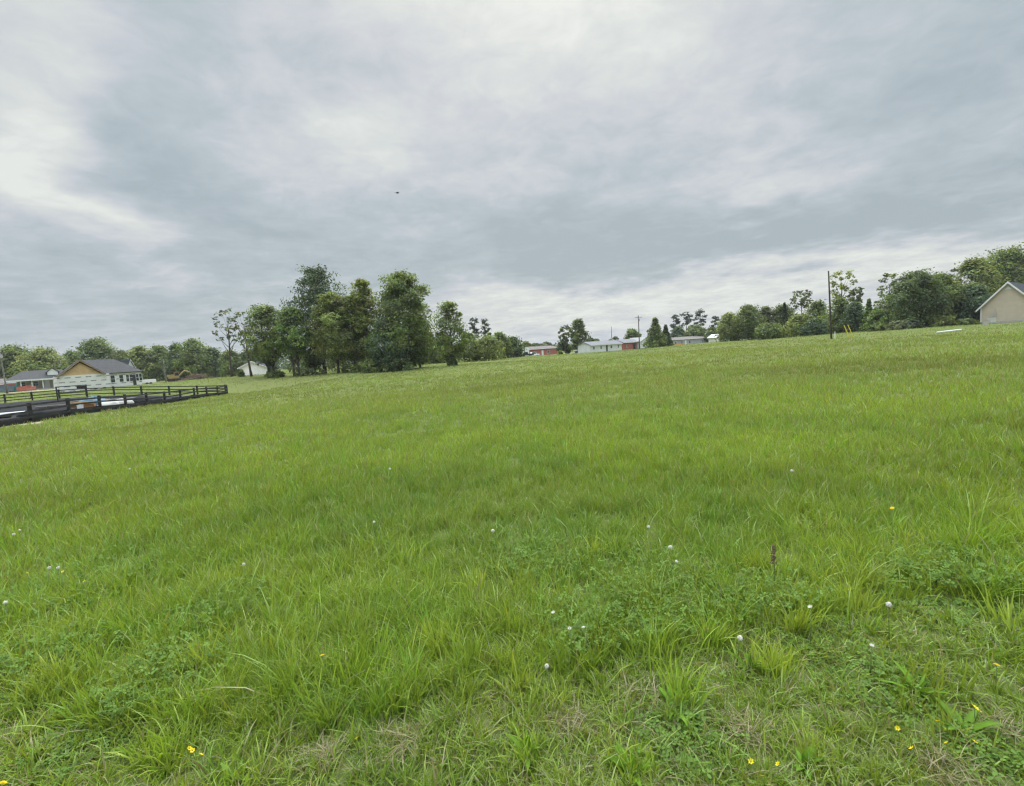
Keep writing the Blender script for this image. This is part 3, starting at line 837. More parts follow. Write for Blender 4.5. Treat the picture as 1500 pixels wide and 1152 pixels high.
T(1530, 104, 372, 90, 440, 'broad', 'mid', 'broadleaf_tree', 'tall tree at the very right edge behind the beige house', GE, 1, ybase=472)
GF = 'bushes along the right field edge'
T(1380, 84, 463, 32, 479, 'bush', 'light', 'bush', 'pale rounded bush between the dark round tree and the beige house', GF, 1, ybase=479, cat='bush')
T(1414, 84, 467, 34, 477, 'bush', 'mid', 'bush', 'flat green bush nearest to the beige house wall', GF, 1, ybase=477, cat='bush')
T(1316, 84, 470, 30, 485, 'bush', 'dull', 'bush', 'flat dull bush left of the big dark round tree', GF, 1, ybase=484, cat='bush')
T(1284, 88, 474, 26, 487, 'bush', 'mid', 'bush', 'low green bush right of the yellow guy guards', GF, 1, ybase=487, cat='bush')
T(1334, 84, 466, 26, 484, 'bush', 'deep', 'bush', 'dark brush under the big dense round tree', GF, 1, ybase=483, cat='bush')
GH = 'trees behind the houses on the left'
T(4, 150, 512, 41, 568, 'broad', 'dull', 'broadleaf_tree', 'brownish tree behind the leftmost utility pole', GH, 1, ybase=572)
T(30, 150, 507, 63, 566, 'broad', 'mid', 'broadleaf_tree', 'broad green tree above the hipped-roof house at left', GH, 1, ybase=571)
T(68, 148, 511, 66, 564, 'broad', 'light', 'broadleaf_tree', 'light green rounded tree between the two left houses', GH, 1, ybase=568)
T(112, 165, 515, 37, 562, 'broad', 'teal', 'broadleaf_tree', 'lower tree over the left roof slope of the unfinished house', GH, 1, ybase=566)
T(151, 158, 499, 71, 560, 'broad', 'mid', 'broadleaf_tree', 'tallest round tree directly above the unfinished house roof', GH, 1.1, ybase=564)
T(184, 165, 514, 29, 558, 'broad', 'dark', 'broadleaf_tree', 'small dark tree right of the round tree over the unfinished house', GH, 1, ybase=562)
T(209, 160, 508, 46, 558, 'broad', 'light', 'broadleaf_tree', 'light green tree behind the right corner of the unfinished house', GH, 1, ybase=561)
T(240, 162, 507, 44, 556, 'broad', 'mid', 'broadleaf_tree', 'green tree right behind the short pole by the excavator', GH, 1, ybase=560)
T(263, 158, 504, 37, 556, 'broad', 'dark', 'broadleaf_tree', 'dark tree above the yellow excavator', GH, 1, ybase=559)
T(288, 156, 498, 54, 554, 'broad', 'mid', 'broadleaf_tree', 'taller green tree above the brush pile', GH, 1, ybase=557)
T(316, 160, 510, 37, 553, 'broad', 'teal', 'broadleaf_tree', 'blue-green tree left of the thin airy tree', GH, 1, ybase=555)
T(342, 150, 514, 39, 552, 'broad', 'mid', 'broadleaf_tree', 'green tree seen through the thin airy trunks', GH, 1, ybase=554)
T(368, 150, 512, 41, 550, 'broad', 'dark', 'broadleaf_tree', 'dark tree above the small white house', GH, 1, ybase=552)
T(392, 150, 514, 37, 549, 'broad', 'teal', 'broadleaf_tree', 'dark tree behind the left trunks of the grove', GH, 1, ybase=550)
T(135, 130, 528, 29, 562, 'broad', 'dark', 'broadleaf_tree', 'dark low tree hidden behind the unfinished house gable', GH, 1, ybase=566)

# far-off woods along the horizon, read as one mass
rgw = np.random.default_rng(77); cw = []; sw = []
for a_ in np.arange(-62, 62, .16):
    px_ = 750 + FPX * math.tan(R(a_)); hgt = 12.5 if px_ < 745 else (4.5 if px_ < 1060 else 13)
    if px_ < 745: hgt *= .7 + .5 * vnoise(a_ * .35, 0.5, 9)
    d_ = 350 + 60 * rgw.random() + (40 if 745 < px_ < 1060 else 0)
    x_, y_ = d_ * math.sin(R(a_)), d_ * math.cos(R(a_)); g_ = gz1(x_, y_)
    for q in range(5): cw.append((x_ + rgw.normal() * 2, y_ + rgw.normal() * 5, g_ + hgt * (.1 + .17 * q + .1 * rgw.random()))); sw.append(1.5)
wp = Pile(); wp.add(leaves_at(np.array(cw), np.array(sw), 8, 1.9, (.085, .125, .068), .7, rg=rgw))
tag(link('distant_woods', wp.mesh('distant_woods'), m_leaf), 'far-off dark woods along the horizon behind the houses', 'woods', kind='stuff')

# ------------------------------------------------------------------ buildings
m_slate = mat('grey_shingle', (.064, .063, .064), .9, .25, 2.5, bump=.5)
m_slate2 = mat('dark_shingle', (.034, .037, .045), .9, .25, 2.5, bump=.5)
m_white = mat('white_paint', (.78, .79, .78), .55, .06, 1.5, dirt=(.5, .5, .46), dirt_amt=.3)
m_white2 = mat('white_siding', (.70, .72, .72), .6, .08, 1.5, dirt=(.45, .46, .44), dirt_amt=.35)
m_osb = mat('osb_board', (.56, .37, .19), .85, .15, 1.2, dirt=(.60, .45, .27), dirt_amt=.5)
m_glass = mat('window_glass', (.02, .025, .03), .12, .3, 1.0, spec=.7)
m_brick = mat('red_brick', (.38, .125, .095), .9, .22, 2.0, bump=.4, dirt=(.40, .2, .16), dirt_amt=.4)
m_barn = mat('red_barn_board', (.36, .12, .085), .85, .2, 1.2)
m_tanroof = mat('brown_grey_roof', (.17, .145, .135), .9, .2, 2)
m_metalroof = mat('pale_metal_roof', (.17, .175, .19), .5, .1, 1, metal=.2)
m_grey = mat('lavender_grey_siding', (.36, .355, .39), .7, .1, 1.2)
m_foot = mat('concrete', (.42, .41, .39), .9, .15, 2.5, bump=.3)
m_ply = mat('plywood', (.50, .34, .17), .85, .2, 1.3)
m_wood = mat('weathered_wood', (.11, .092, .075), .9, .3, 3, bump=.4)


def siding_mat(name, color, pitch=.14):
    m = bpy.data.materials.new(name); m.use_nodes = True
    t = NT(m.node_tree); b = m.node_tree.nodes['Principled BSDF']
    tc = t.node('ShaderNodeTexCoord').outputs['Object']
    s = t.node('ShaderNodeSeparateXYZ'); t.l.new(tc, s.inputs[0])
    fr = t.m('FRACT', t.m('DIVIDE', s.outputs[2], pitch))
    n = t.noise(tc, 1.2, 4)
    c = t.ramp(n, [(.3, tuple(v * .92 for v in color)), (.7, tuple(v * 1.06 for v in color))])
    c = t.mix(t.m('MULTIPLY', t.m('LESS_THAN', fr, .12), .35), c, c4(tuple(v * .6 for v in color)))
    t.l.new(c, b.inputs['Base Color']); b.inputs['Roughness'].default_value = .6
    MATS[name] = m
    return m


def wrap_mat():
    """white house wrap: printed rows of dark dashes, seams between the sheets"""
    m = bpy.data.materials.new('house_wrap'); m.use_nodes = True
    t = NT(m.node_tree); b = m.node_tree.nodes['Principled BSDF']
    tc = t.node('ShaderNodeTexCoord').outputs['Object']
    s = t.node('ShaderNodeSeparateXYZ'); t.l.new(tc, s.inputs[0])
    xs = t.m('ADD', s.outputs[0], s.outputs[1])
    row = t.m('DIVIDE', t.m('ADD', s.outputs[2], .30), .86)
    fz = t.m('FRACT', row); fl = t.m('FLOOR', row)
    inrow = t.m('MULTIPLY', t.m('GREATER_THAN', fz, .40), t.m('LESS_THAN', fz, .60))
    fx = t.m('FRACT', t.m('ADD', t.m('DIVIDE', xs, 1.55), t.m('MULTIPLY', fl, .43)))
    inx = t.m('LESS_THAN', fx, .56)
    letters = t.m('GREATER_THAN', t.noise(tc, 9, 2), .40)
    f = t.m('MULTIPLY', t.m('MULTIPLY', inrow, inx), t.m('MULTIPLY', letters, .85))
    base = t.ramp(t.noise(tc, .9, 5, .6), [(.3, (.64, .63, .61)), (.7, (.76, .75, .74))])
    c = t.mix(f, base, (.07, .07, .085, 1))
    t.l.new(c, b.inputs['Base Color']); b.inputs['Roughness'].default_value = .6
    return m


m_wrap = wrap_mat()
m_beige = siding_mat('beige_siding', (.56, .475, .375), .2)


def window(parent, x, z, w_, h_, y=0.0, frame=m_white, name='window', mull=True, dirn=-1):
    """a framed window on the wall plane y (facing -y), proud of it by 4 cm"""
    f = MB(); t_ = .07
    y0, y1 = (y - .045, y - .003)
    f.box(x, x + t_, y0, y1, z, z + h_); f.box(x + w_ - t_, x + w_, y0, y1, z, z + h_)
    f.box(x + t_, x + w_ - t_, y0, y1, z, z + t_); f.box(x + t_, x + w_ - t_, y0, y1, z + h_ - t_, z + h_)
    if mull: f.box(x + t_, x + w_ - t_, y0 + .005, y1, z + h_ * .5 - .025, z + h_ * .5 + .025)
    o = f.build(name, frame, parent)
    g = MB().box(x + t_, x + w_ - t_, y - .02, y - .004, z + t_, z + h_ - t_)
    g.build('pane', m_glass, o)
    return o


def door(parent, x, z, w_, h_, y, m, name='door'):
    d = MB().box(x, x + w_, y - .05, y - .003, z, z + h_).build(name, m, parent)
    return d


def frame_at(A, B, zmin=None):
    """origin at A, x along A->B, y away from the viewer"""
    d = np.array(B[:2]) - np.array(A[:2]); L = float(np.linalg.norm(d)); rz = math.atan2(d[1], d[0])
    z = min(gz1(*A[:2]), gz1(*B[:2])) if zmin is None else zmin
    return (float(A[0]), float(A[1]), z), rz, L


def roof_slab(m, p0, p1, p2, p3, th=.16):
    """thick quad p0 p1 p2 p3 (eave-left, eave-right, ridge-right, ridge-left)"""
    a = [Vector(p) for p in (p0, p1, p2, p3)]
    n = (a[1] - a[0]).cross(a[3] - a[0]).normalized() * th
    if n.z < 0: n = -n
    vs = [p for p in a] + [p + n for p in a]
    m.add(vs, [(0, 3, 2, 1), (4, 5, 6, 7), (0, 1, 5, 4), (1, 2, 6, 5), (2, 3, 7, 6), (3, 0, 4, 7)])


def simple_house(name, A, B, dep, eave, ridge, m_wall, m_roof, label, cat='house', group=None, along=True, over=.35, trim=m_white, wins=(), doors=(), fnd=.35):
    loc, rz, L = frame_at(A, B)
    loc = (loc[0], loc[1], loc[2] - .1)
    root = empty(name, loc, rz, label, cat, group)
    MB().box(-.05, L + .05, -.05, dep + .05, -.6, fnd).build('foundation', m_foot, root)
    if along:   # ridge parallel to the front, gables at both ends
        prof = [(0, fnd), (dep, fnd), (dep, eave), (dep / 2, ridge), (0, eave)]
        MB().prism(prof, 0, L, 'x').build('wall', m_wall, root)
        k = (ridge - eave) / (dep / 2)
        rf = MB()
        roof_slab(rf, (-over, -over, eave - over * k + .02), (L + over, -over, eave - over * k + .02), (L + over, dep / 2, ridge + .02), (-over, dep / 2, ridge + .02))
        roof_slab(rf, (L + over, dep + over, eave - over * k + .02), (-over, dep + over, eave - over * k + .02), (-over, dep / 2, ridge + .02), (L + over, dep / 2, ridge + .02))
        rf.build('roof', m_roof, root)
        MB().box(-over, L + over, -over - .05, -over - .005, eave - over * k - .08, eave - over * k + .16).build('fascia', trim, root)
    else:       # gable faces the viewer
        prof = [(0, fnd), (L, fnd), (L, eave), (L / 2, ridge), (0, eave)]
        MB().prism(prof, 0, dep, 'y').build('wall', m_wall, root)
        k = (ridge - eave) / (L / 2)
        rf = MB()
        roof_slab(rf, (-over, dep + over, eave - over * k + .02), (-over, -over, eave - over * k + .02), (L / 2, -over, ridge + .02), (L / 2, dep + over, ridge + .02))
        roof_slab(rf, (L + over, -over, eave - over * k + .02), (L + over, dep + over, eave - over * k + .02), (L / 2, dep + over, ridge + .02), (L / 2, -over, ridge + .02))
        rf.build('roof', m_roof, root)
        fa = MB()
        for sgn in (0, 1):
            x0 = -over if sgn == 0 else L + over
            pts = [(x0, eave - over * k - .02), (L / 2, ridge - .02), (L / 2, ridge + .20), (x0, eave - over * k + .20)]
            if sgn: pts = pts[::-1]
            fa.prism(pts, -over - .05, -over - .004, 'y')
        fa.build('fascia', trim, root)
    for (x, z, w_, h_) in wins: window(root, x * L, z, w_, h_)
    for (x, z, w_, h_, dm) in doors: door(root, x * L, z, w_, h_, 0, dm)
    return root, L


# unfinished house in white wrap
A = P(86, 576, 92); B = A + 13.1 * np.array((.69, .724, 0))
loc, rz, L = frame_at(A, B)
h1 = empty('unfinished_house', loc, rz, 'unfinished house in white printed wrap with bare orange board gable and grey roof', 'house')
EV, RD, DP = 3.15, 6.0, 9.5
MB().box(-.05, L + .05, .6, DP, -.8, .35).build('foundation', m_foot, h1)
wb = MB(); wb.box(0, L, .6, DP, .35, EV)
wb.box(0, L * .60, 0, .6, -.3, EV)
wb.build('wall', m_wrap, h1)
g0, g1 = L * .03, L * .525; gm = (g0 + g1) / 2
MB().prism([(g0 + .2, EV), (g1 - .2, EV), (gm, RD - .45)], .02, 1.6, 'y').build('gable', m_osb, h1)
rf = MB(); ky = (RD - EV) / ((DP - .6) / 2)
roof_slab(rf, (1.6, .3, EV - .1), (L + .4, .3, EV - .1), (L - 3.6, DP / 2 + .3, RD), (gm, DP / 2 + .3, RD))
roof_slab(rf, (L + .4, DP + .3, EV - .1), (1.6, DP + .3, EV - .1), (gm, DP / 2 + .3, RD), (L - 3.6, DP / 2 + .3, RD))
rf.add([(L + .4, .3, EV - .1), (L + .4, DP + .3, EV - .1), (L - 3.6, DP / 2 + .3, RD), (L + .4, .3, EV + .06), (L + .4, DP + .3, EV + .06), (L - 3.6, DP / 2 + .3, RD + .16)],
       [(0, 2, 1), (3, 4, 5), (0, 1, 4, 3), (1, 2, 5, 4), (2, 0, 3, 5)])
roof_slab(rf, (g0 - .35, 5.2, EV - .18), (g0 - .35, -.4, EV - .18), (gm, -.4, RD - .05), (gm, 5.2, RD - .05))
roof_slab(rf, (g1 + .35, -.4, EV - .18), (g1 + .35, 5.2, EV - .18), (gm, 5.2, RD - .05), (gm, -.4, RD - .05))
rf.build('roof', m_slate, h1)
fa = MB()
fa.prism([(g0 - .35, EV - .30), (gm, RD - .17), (gm, RD + .08), (g0 - .35, EV - .05)], -.46, -.41, 'y')
fa.prism([(gm, RD - .17), (g1 + .35, EV - .30), (g1 + .35, EV - .05), (gm, RD + .08)], -.46, -.41, 'y')
fa.build('fascia', mat('raw_fascia_board', (.30, .20, .11), .85, .25, 2), h1)
for x in (.61, .715, .80, .845, .925, .965): window(h1, L * x, 1.15, .62 if x > .75 else .78, 1.55, .6, m_white, mull=True)
door(h1, L * .885, .35, .55, 2.2, .6, m_glass)
for x, z in ((.40, 0.02), (.50, .05), (.93, -.02)): MB().box(L * x, L * x + .5, (-.06 if x < .6 else .54), (-.02 if x < .6 else .58), z + .08, z + .34).build('vent', m_glass, h1)

# white gabled roof piece behind the unfinished house
simple_house('white_gabled_house', P(189, 566, 128), P(201, 565, 130), 7, 4.2, 6.6, m_white, m_slate2, 'white gable end showing above the right slope of the unfinished house roof', 'house', along=False,
             wins=((.36, 4.1, .7, .9),))

# house with porch at far left
A = P(13, 574.5, 118); B = A + 10.5 * np.array((.72, .69, 0))
loc, rz, L = frame_at(A, B)
h2 = empty('porch_house', loc, rz, 'dark-roofed house with white porch posts behind the teal portable toilet', 'house')
MB().box(-.1, L + .1, -.1, 9, -.8, .3).build('foundation', m_foot, h2)
MB().box(0, L, 2.2, 9, .3, 2.75).build('wall', mat('tan_wall', (.42, .36, .30), .8, .1, 1), h2)
rf = MB()
roof_slab(rf, (-.6, -.4, 2.65), (L + .4, -.4, 2.65), (L - .3, 4.3, 4.9), (2.8, 4.3, 4.9))
roof_slab(rf, (L + .4, 9.4, 2.65), (-.6, 9.4, 2.65), (2.8, 4.3, 4.9), (L - .3, 4.3, 4.9))
rf.add([(-.6, -.4, 2.65), (-.6, 9.4, 2.65), (2.8, 4.3, 4.9), (-.6, -.4, 2.81), (-.6, 9.4, 2.81), (2.8, 4.3, 5.06)], [(0, 1, 2), (3, 5, 4), (0, 3, 4, 1), (1, 4, 5, 2), (2, 5, 3, 0)])
rf.build('roof', m_slate, h2)
MB().box(-.6, L + .4, -.46, -.41, 2.45, 2.82).build('fascia', m_white, h2)
for k in range(6):
    x = .3 + (L - .6) * k / 5
    MB().box(x - .11, x + .11, -.1, .12, .3, 2.64).build('porch_post', m_white, h2)
for x in (.2, .42, .82): window(h2, L * x, 1.0, 1.0, 1.3, 2.2)
door(h2, L * .62, .3, .95, 2.1, 2.2, m_white)
dm = MB().prism([(L - 3.2, 3.6), (L - 1.2, 3.6), (L - 1.2, 4.4), (L - 2.2, 5.3), (L - 3.2, 4.4)], 1.0, 3.6, 'y').build('dormer', m_white, h2)
drf = MB()
roof_slab(drf, (L - 3.5, 4.2, 4.22), (L - 3.5, .8, 4.22), (L - 2.2, .8, 5.36), (L - 2.2, 4.2, 5.36), .1)
roof_slab(drf, (L - .9, .8, 4.22), (L - .9, 4.2, 4.22), (L - 2.2, 4.2, 5.36), (L - 2.2, .8, 5.36), .1)
drf.build('roof', m_slate2, dm)

# small white house behind the grove
simple_house('white_house', P(351, 549, 118), P(389, 546.5, 120), 9, 2.5, 3.9, m_white, m_slate2, 'small white house with plain gable half hidden behind the grove trunks', 'house', along=False)
# garden shed wing left of the porch house
simple_house('grey_roofed_shed', P(-12, 577, 126), P(10, 575, 128), 5, 2.3, 3.5, mat('shed_wall', (.20, .18, .16), .8, .2, 1), m_tanroof, 'low brown shed behind the blue dumpster at the left edge', 'shed')

# centre houses
simple_house('brick_house', P(776, 523, 186), P(817, 520.5, 194), 9, 3.1, 4.0, m_brick, m_tanroof, 'low red brick house with brown roof in the far middle', 'house',
             wins=((.16, 1.0, 1.1, 1.2), (.62, 1.0, 1.3, 1.2)), doors=((.42, .35, .95, 2.05, m_white),))
simple_house('mobile_home', P(865, 517, 152), P(911, 514, 164), 5, 2.7, 3.7, m_white2, m_metalroof, 'long white mobile home with pale roof right of the tree pair', 'house',
             wins=((.08, 1.2, .9, 1.0), (.30, 1.2, .9, 1.0), (.62, 1.2, 1.1, 1.0), (.86, 1.2, .8, 1.0)), doors=((.48, .35, .9, 2.0, m_glass),))
simple_house('white_carport', P(884, 513, 180), P(904, 512, 182), 5, 3.2, 4.6, m_white, m_metalroof, 'white gabled outbuilding peeping over the mobile home', 'house', along=False)
simple_house('red_barn', P(913, 513, 168), P(936, 511.5, 174), 6, 2.9, 3.9, m_barn, m_metalroof, 'small rust-red barn with pale roof left of the white gable', 'barn',
             doors=((.62, .3, 1.3, 2.1, m_glass),), wins=((.2, 1.1, .8, .9),))
simple_house('white_cottage', P(937.5, 512, 172), P(957, 510.5, 176), 7, 2.7, 4.1, m_white2, m_metalroof, 'small white cottage with its gable to the field beside the red barn', 'house', along=False, wins=((.25, 1.1, .8, 1.0),))
simple_house('grey_house', P(984, 507.5, 196), P(1039, 504.5, 206), 8, 2.9, 3.75, m_grey, m_tanroof, 'long low lavender-grey house below the dark pines', 'house',
             wins=((.08, 1.0, 1.0, 1.1), (.24, 1.0, 1.0, 1.1), (.44, 1.0, 1.2, 1.1), (.78, 1.0, 1.0, 1.1)), doors=((.34, .35, .95, 2.05, m_white),))
simple_house('white_shed', P(1050, 502, 150), P(1062, 501, 152), 3, 1.9, 2.8, m_white, m_white2, 'small white shed tucked under the first trees of the right woods', 'shed', along=False)
# pale shape showing through the right woods
simple_house('white_garage', P(1114, 496, 132), P(1122, 495.5, 134), 4, 2.1, 3.0, m_white2, m_metalroof, 'pale little garage glimpsed between the low trees of the right woods', 'shed', along=False)

# beige house at the right edge
A = P(1436, 473.5, 84); B = A + 6.7 * np.array((.56, -.828, 0))
loc, rz, L = frame_at(A, B)
bz = A[2]
h3 = empty('beige_house', (loc[0], loc[1], bz - .05), rz, 'beige house with plain gable wall and white trim at the right edge', 'house')
ev = P(1436, 451, 84)[2] - bz; rd = P(1474, 414.5, 81.4)[2] - bz
MB().box(-.03, L + .03, -.03, 14, -.8, .12).build('foundation', m_foot, h3)
MB().prism([(0, .12), (L, .12), (L, ev), (L / 2, rd), (0, ev)], 0, 14, 'y').build('wall', m_beige, h3)
k = (rd - ev) / (L / 2); rf = MB(); ov = .55
roof_slab(rf, (-ov, 14.4, ev - ov * k + .02), (-ov, -.35, ev - ov * k + .02), (L / 2, -.35, rd + .02), (L / 2, 14.4, rd + .02))
roof_slab(rf, (L + ov, -.35, ev - ov * k + .02), (L + ov, 14.4, ev - ov * k + .02), (L / 2, 14.4, rd + .02), (L / 2, -.35, rd + .02))
rf.build('roof', m_slate2, h3)
fa = MB()
fa.prism([(-ov, ev - ov * k - .12), (L / 2, rd - .12), (L / 2, rd + .22), (-ov, ev - ov * k + .22)], -.42, -.355, 'y')
fa.prism([(L / 2, rd - .12), (L + ov, ev - ov * k - .12), (L + ov, ev - ov * k + .22), (L / 2, rd + .22)], -.42, -.355, 'y')
fa.build('fascia', m_white, h3)
MB().box(-.02, .12, -.02, .0, .12, ev - .02).build('corner_trim', m_white, h3)
MB().prism([(L / 2 - .45, rd - 1.15), (L / 2 + .45, rd - 1.15), (L / 2, rd - .55)], -.03, -.004, 'y').build('vent', m_white2, h3)
MB().box(-ov - .14, -ov - .02, -.3, 14, ev - ov * k + .04, ev - ov * k + .16).build('gutter', m_white, h3)
mb = MB().box(1.7, 2.0, -.16, -.004, 1.0, 1.6); mb.tube([(1.85, -.08, 1.6), (1.85, -.08, 2.4)], .03); mb.build('meter_box', mat('galvanised_grey', (.45, .46, .46), .5, .1, 3, metal=.4), h3)
# post with a small box in front of it
p = P(1444, 478.5, 74); z = gz1(p[0], p[1])
pr = empty('utility_pedestal', (p[0], p[1], z), 0, 'squat pale utility pedestal in front of the beige wall', 'utility box')
MB().box(-.2, .2, -.2, .2, 0, .8).build('cabinet', mat('pedestal_tan', (.45, .42, .36), .6, .1, 2), pr)
MB().box(-.23, .23, -.23, .23, .8, .86).build('lid', m_foot, pr)
p = P(1452, 474, 79.5); z = gz1(p[0], p[1])
ac = empty('air_conditioner', (p[0], p[1], bz - .02), 0, 'pale air conditioner unit standing against the beige wall', 'air conditioner')
MB().box(-.4, .4, -.4, .4, .05, .85).build('casing', mat('ac_grey', (.5, .5, .48), .5, .1, 2), ac)
MB().box(-.45, .45, -.45, .45, 0, .05).build('base', m_foot, ac)
MB().tube([(0, 0, .85), (0, 0, .88)], .32, 14).build('fan_guard', m_glass, ac)

# ------------------------------------------------------------------ poles
def pole(px, ybase, ytop, D, rad, label, arm=False, m=None, lean=0.0, group='utility poles'):
    b = P(px, ybase, D); z = gz1(b[0], b[1]); t = P(px, ytop, D); H = t[2] - z
    root = empty('utility_pole', (b[0], b[1], z - .1), 0, label, 'utility pole', group)
    MB().tube([(lean * H * s, 0, H * s) for s in (0, .25, .5, .75, 1)], [rad, rad * .93, rad * .86, rad * .78, rad * .7], 10).build('pole', m or m_wood, root, smooth=True)
    if arm:
        MB().box(lean * H - 1.2, lean * H + 1.2, -.16, -.06, H - .75, H - .62).build('crossarm', m_wood, root)
        for x in (-1.05, -.4, .4, 1.05):
            MB().tube([(lean * H + x, -.11, H - .62), (lean * H + x, -.11, H - .45)], [.045, .03], 8).build('insulator', m_foot, root)
        MB().tube([(lean * H + .32, -.1, H - 2.0), (lean * H + .32, -.1, H - 1.2)], .2, 12).build('transformer', m_foot, root)
    return root


pole(10, 573, 511, 106, .17, 'tall grey pole with crossarm at the left edge by the teal toilet', True, m_bark_pale, -.02)
pole(243, 557, 526, 124, .15, 'short pale pole standing left of the yellow excavator', False, m_bark_pale)
pole(937, 511, 462, 168, .20, 'far pole rising between the red barn and the white cottage', True)
pole(897, 512, 478, 200, .14, 'thin faint far pole above the mobile home roof', False)
tp = pole(1218, 496, 397, 68, .125, 'tall bare brown pole standing at the field edge before the right woods', False, mat('creosote_wood', (.055, .048, .042), .9, .3, 3, bump=.4), -.035)
# guy guards
p0 = P(1247, 494.5, 70); z = gz1(p0[0], p0[1])
yl = mat('safety_yellow', (.75, .62, .06), .5, .1, 2)
for (dx, lab) in ((-.35, 'left one of two slanting yellow guy wire guards right of the tall bare pole'), (.22, 'right one of two slanting yellow guy wire guards right of the tall bare pole')):
    gd = MB().tube([(0, 0, 0), (-.33, .0, 1.0), (-.66, .1, 1.9)], [.055, .055, .05], 8).build('guy_guard', yl, None, (p0[0] + dx, p0[1], z))
    tag(gd, lab, 'guy guard', 'yellow guy guards')
p0 = P(1223, 495.5, 67.5); z = gz1(p0[0], p0[1])
mk = tag(MB().tube([(0, 0, 0), (0, 0, .95)], .05, 8).tube([(.02, 0, .95), (.02, 0, 1.05)], .06, 8).build('marker_post', m_white, None, (p0[0], p0[1], z)), 'short white marker post beside the foot of the tall bare pole', 'post')
# long white pipe lying in the grass at right
p0 = P(1373, 487.2, 55); p1 = P(1408, 483.2, 58)
z0, z1 = gz1(p0[0], p0[1]) + .2, gz1(p1[0], p1[1]) + .22
p0[2] = max(p0[2], z0 - .1); p1[2] = max(p1[2], z1 - .1)
tag(MB().tube([p0, p0 * .5 + p1 * .5, p1], .095, 12).build('white_pipe', m_white, smooth=True), 'long white pipe lying across the grass near the beige house', 'pipe')

# ------------------------------------------------------------------ fences
m_black = mat('black_board', (.022, .021, .021), .8, .45, 3, dirt=(.07, .065, .06), dirt_amt=.4, dirt_scale=1.5)
m_mesh = mat('black_mesh', (.022, .024, .027), .9, .4, 6)


def fence(name, a, b, n, H, label, mesh_h=0, group=None, tops=0.0):
    a = np.array(a); b = np.array(b); d = b - a; L = float(np.linalg.norm(d)); u = d / L; rz = math.atan2(u[1], u[0])
    z0 = gz1(*a); root = empty(name, (a[0], a[1], z0), rz, label, 'fence', group)
    zs = []
    for k in range(n + 1):
        q = a + d * k / n; zs.append(gz1(*q) - z0)
    for k in range(n + 1):
        x = L * k / n; j = .03 * math.sin(k * 7.3)
        MB().box(x - .075, x + .075, -.075 + j, .075 + j, zs[k] - .3, zs[k] + H).build('post', m_black, root)
    for h in (.32, .72, 1.06):
        rb = MB()
        for k in range(n):
            x0, x1 = L * k / n + .0, L * (k + 1) / n
            za, zb = zs[k] + h * H / 1.2 + .035 * math.sin(k * 5.1 + h * 9), zs[k + 1] + h * H / 1.2 + .035 * math.sin((k + 1) * 5.1 + h * 9 + .6)
            rb.prism([(x0, za - .055), (x1 - .006, zb - .055), (x1 - .006, zb + .055), (x0, za + .055)], -.12, -.082, 'y')
        rb.build('rail', m_black, root)
    if mesh_h:
        ms = MB()
        for k in range(n):
            x0, x1 = L * k / n, L * (k + 1) / n
            sag = [mesh_h * (1 - .18 * math.sin(math.pi * s) * (.5 + .5 * math.sin(k * 3.1))) for s in (0, .25, .5, .75, 1)]
            pr_ = [(x0, zs[k] - .1), (x1 - .004, zs[k + 1] - .1)] + [(x0 + (x1 - .004 - x0) * s, zs[k] + (zs[k + 1] - zs[k]) * s + sag[i]) for i, s in reversed(list(enumerate((0, .25, .5, .75, 1))))]
            ms.prism(pr_, .085, .095, 'y')
        ms.build('mesh_screen', m_mesh, root)
    return root


nsp = int(round(np.linalg.norm(FENCE1 - FENCE0) / 3.34))
fence('board_fence', FENCE0, FENCE1, nsp, 1.18, 'black board fence with sagging mesh screen along the left field edge', .44)
fence('board_fence', FENCE1 + np.array((-.35, .3)), fC, 10, 1.18, 'black three-rail fence at the back of the dark gravel yard', 0)

# gate frame standing in the yard
p = P(108, 592, 56); z = gz1(p[0], p[1])
gt_ = empty('pipe_gate', (p[0], p[1], z), R(38), 'dark pipe gate frame standing upright behind the left part of the fence', 'gate')
MB().tube([(-1.3, 0, 0), (-1.3, 0, 1.75)], .06).build('post', m_black, gt_)
MB().tube([(1.3, 0, 0), (1.3, 0, 1.75)], .06).build('post', m_black, gt_)
for h in (.9, 1.3, 1.7): MB().tube([(-1.24, 0, h), (1.24, 0, h)], .045).build('bar', m_black, gt_)
MB().box(.45, 1.24, -.03, .03, 1.35, 1.64).build('panel', m_black, gt_)

# ------------------------------------------------------------------ things in the yard
def yard(px, py, D=None):
    p = on_ground(px, py) if D is None else P(px, py, D)
    return p[0], p[1], gz1(p[0], p[1]) + .05


m_plank = mat('grey_plank', (.20, .19, .17), .9, .25, 2)
m_blue = mat('blue_tarp', (.06, .15, .20), .5, .3, 2)
m_orange = mat('orange_board', (.36, .20, .08), .7, .2, 2)
m_sack = mat('white_sack', (.50, .49, .44), .7, .15, 2, dirt=(.4, .38, .33), dirt_amt=.5)
m_tyre = mat('rubber', (.02, .02, .022), .8, .3, 4)


def sheet_pile(px, py, D, w_, d_, n, th, m, name, label, cat, rz=0.0, jit=.08, group=None):
    x, y, z = yard(px, py, D); b = MB(); rg = random.Random(int(px * 7 + py))
    for k in range(n):
        ox, oy = rg.uniform(-jit, jit), rg.uniform(-jit, jit)
        b.box(-w_ / 2 + ox, w_ / 2 + ox, -d_ / 2 + oy, d_ / 2 + oy, k * th, (k + 1) * th - .012)
    o = b.build(name, m, None, (x, y, z)); o.rotation_euler = (0, 0, rz)
    return tag(o, label, cat, group)


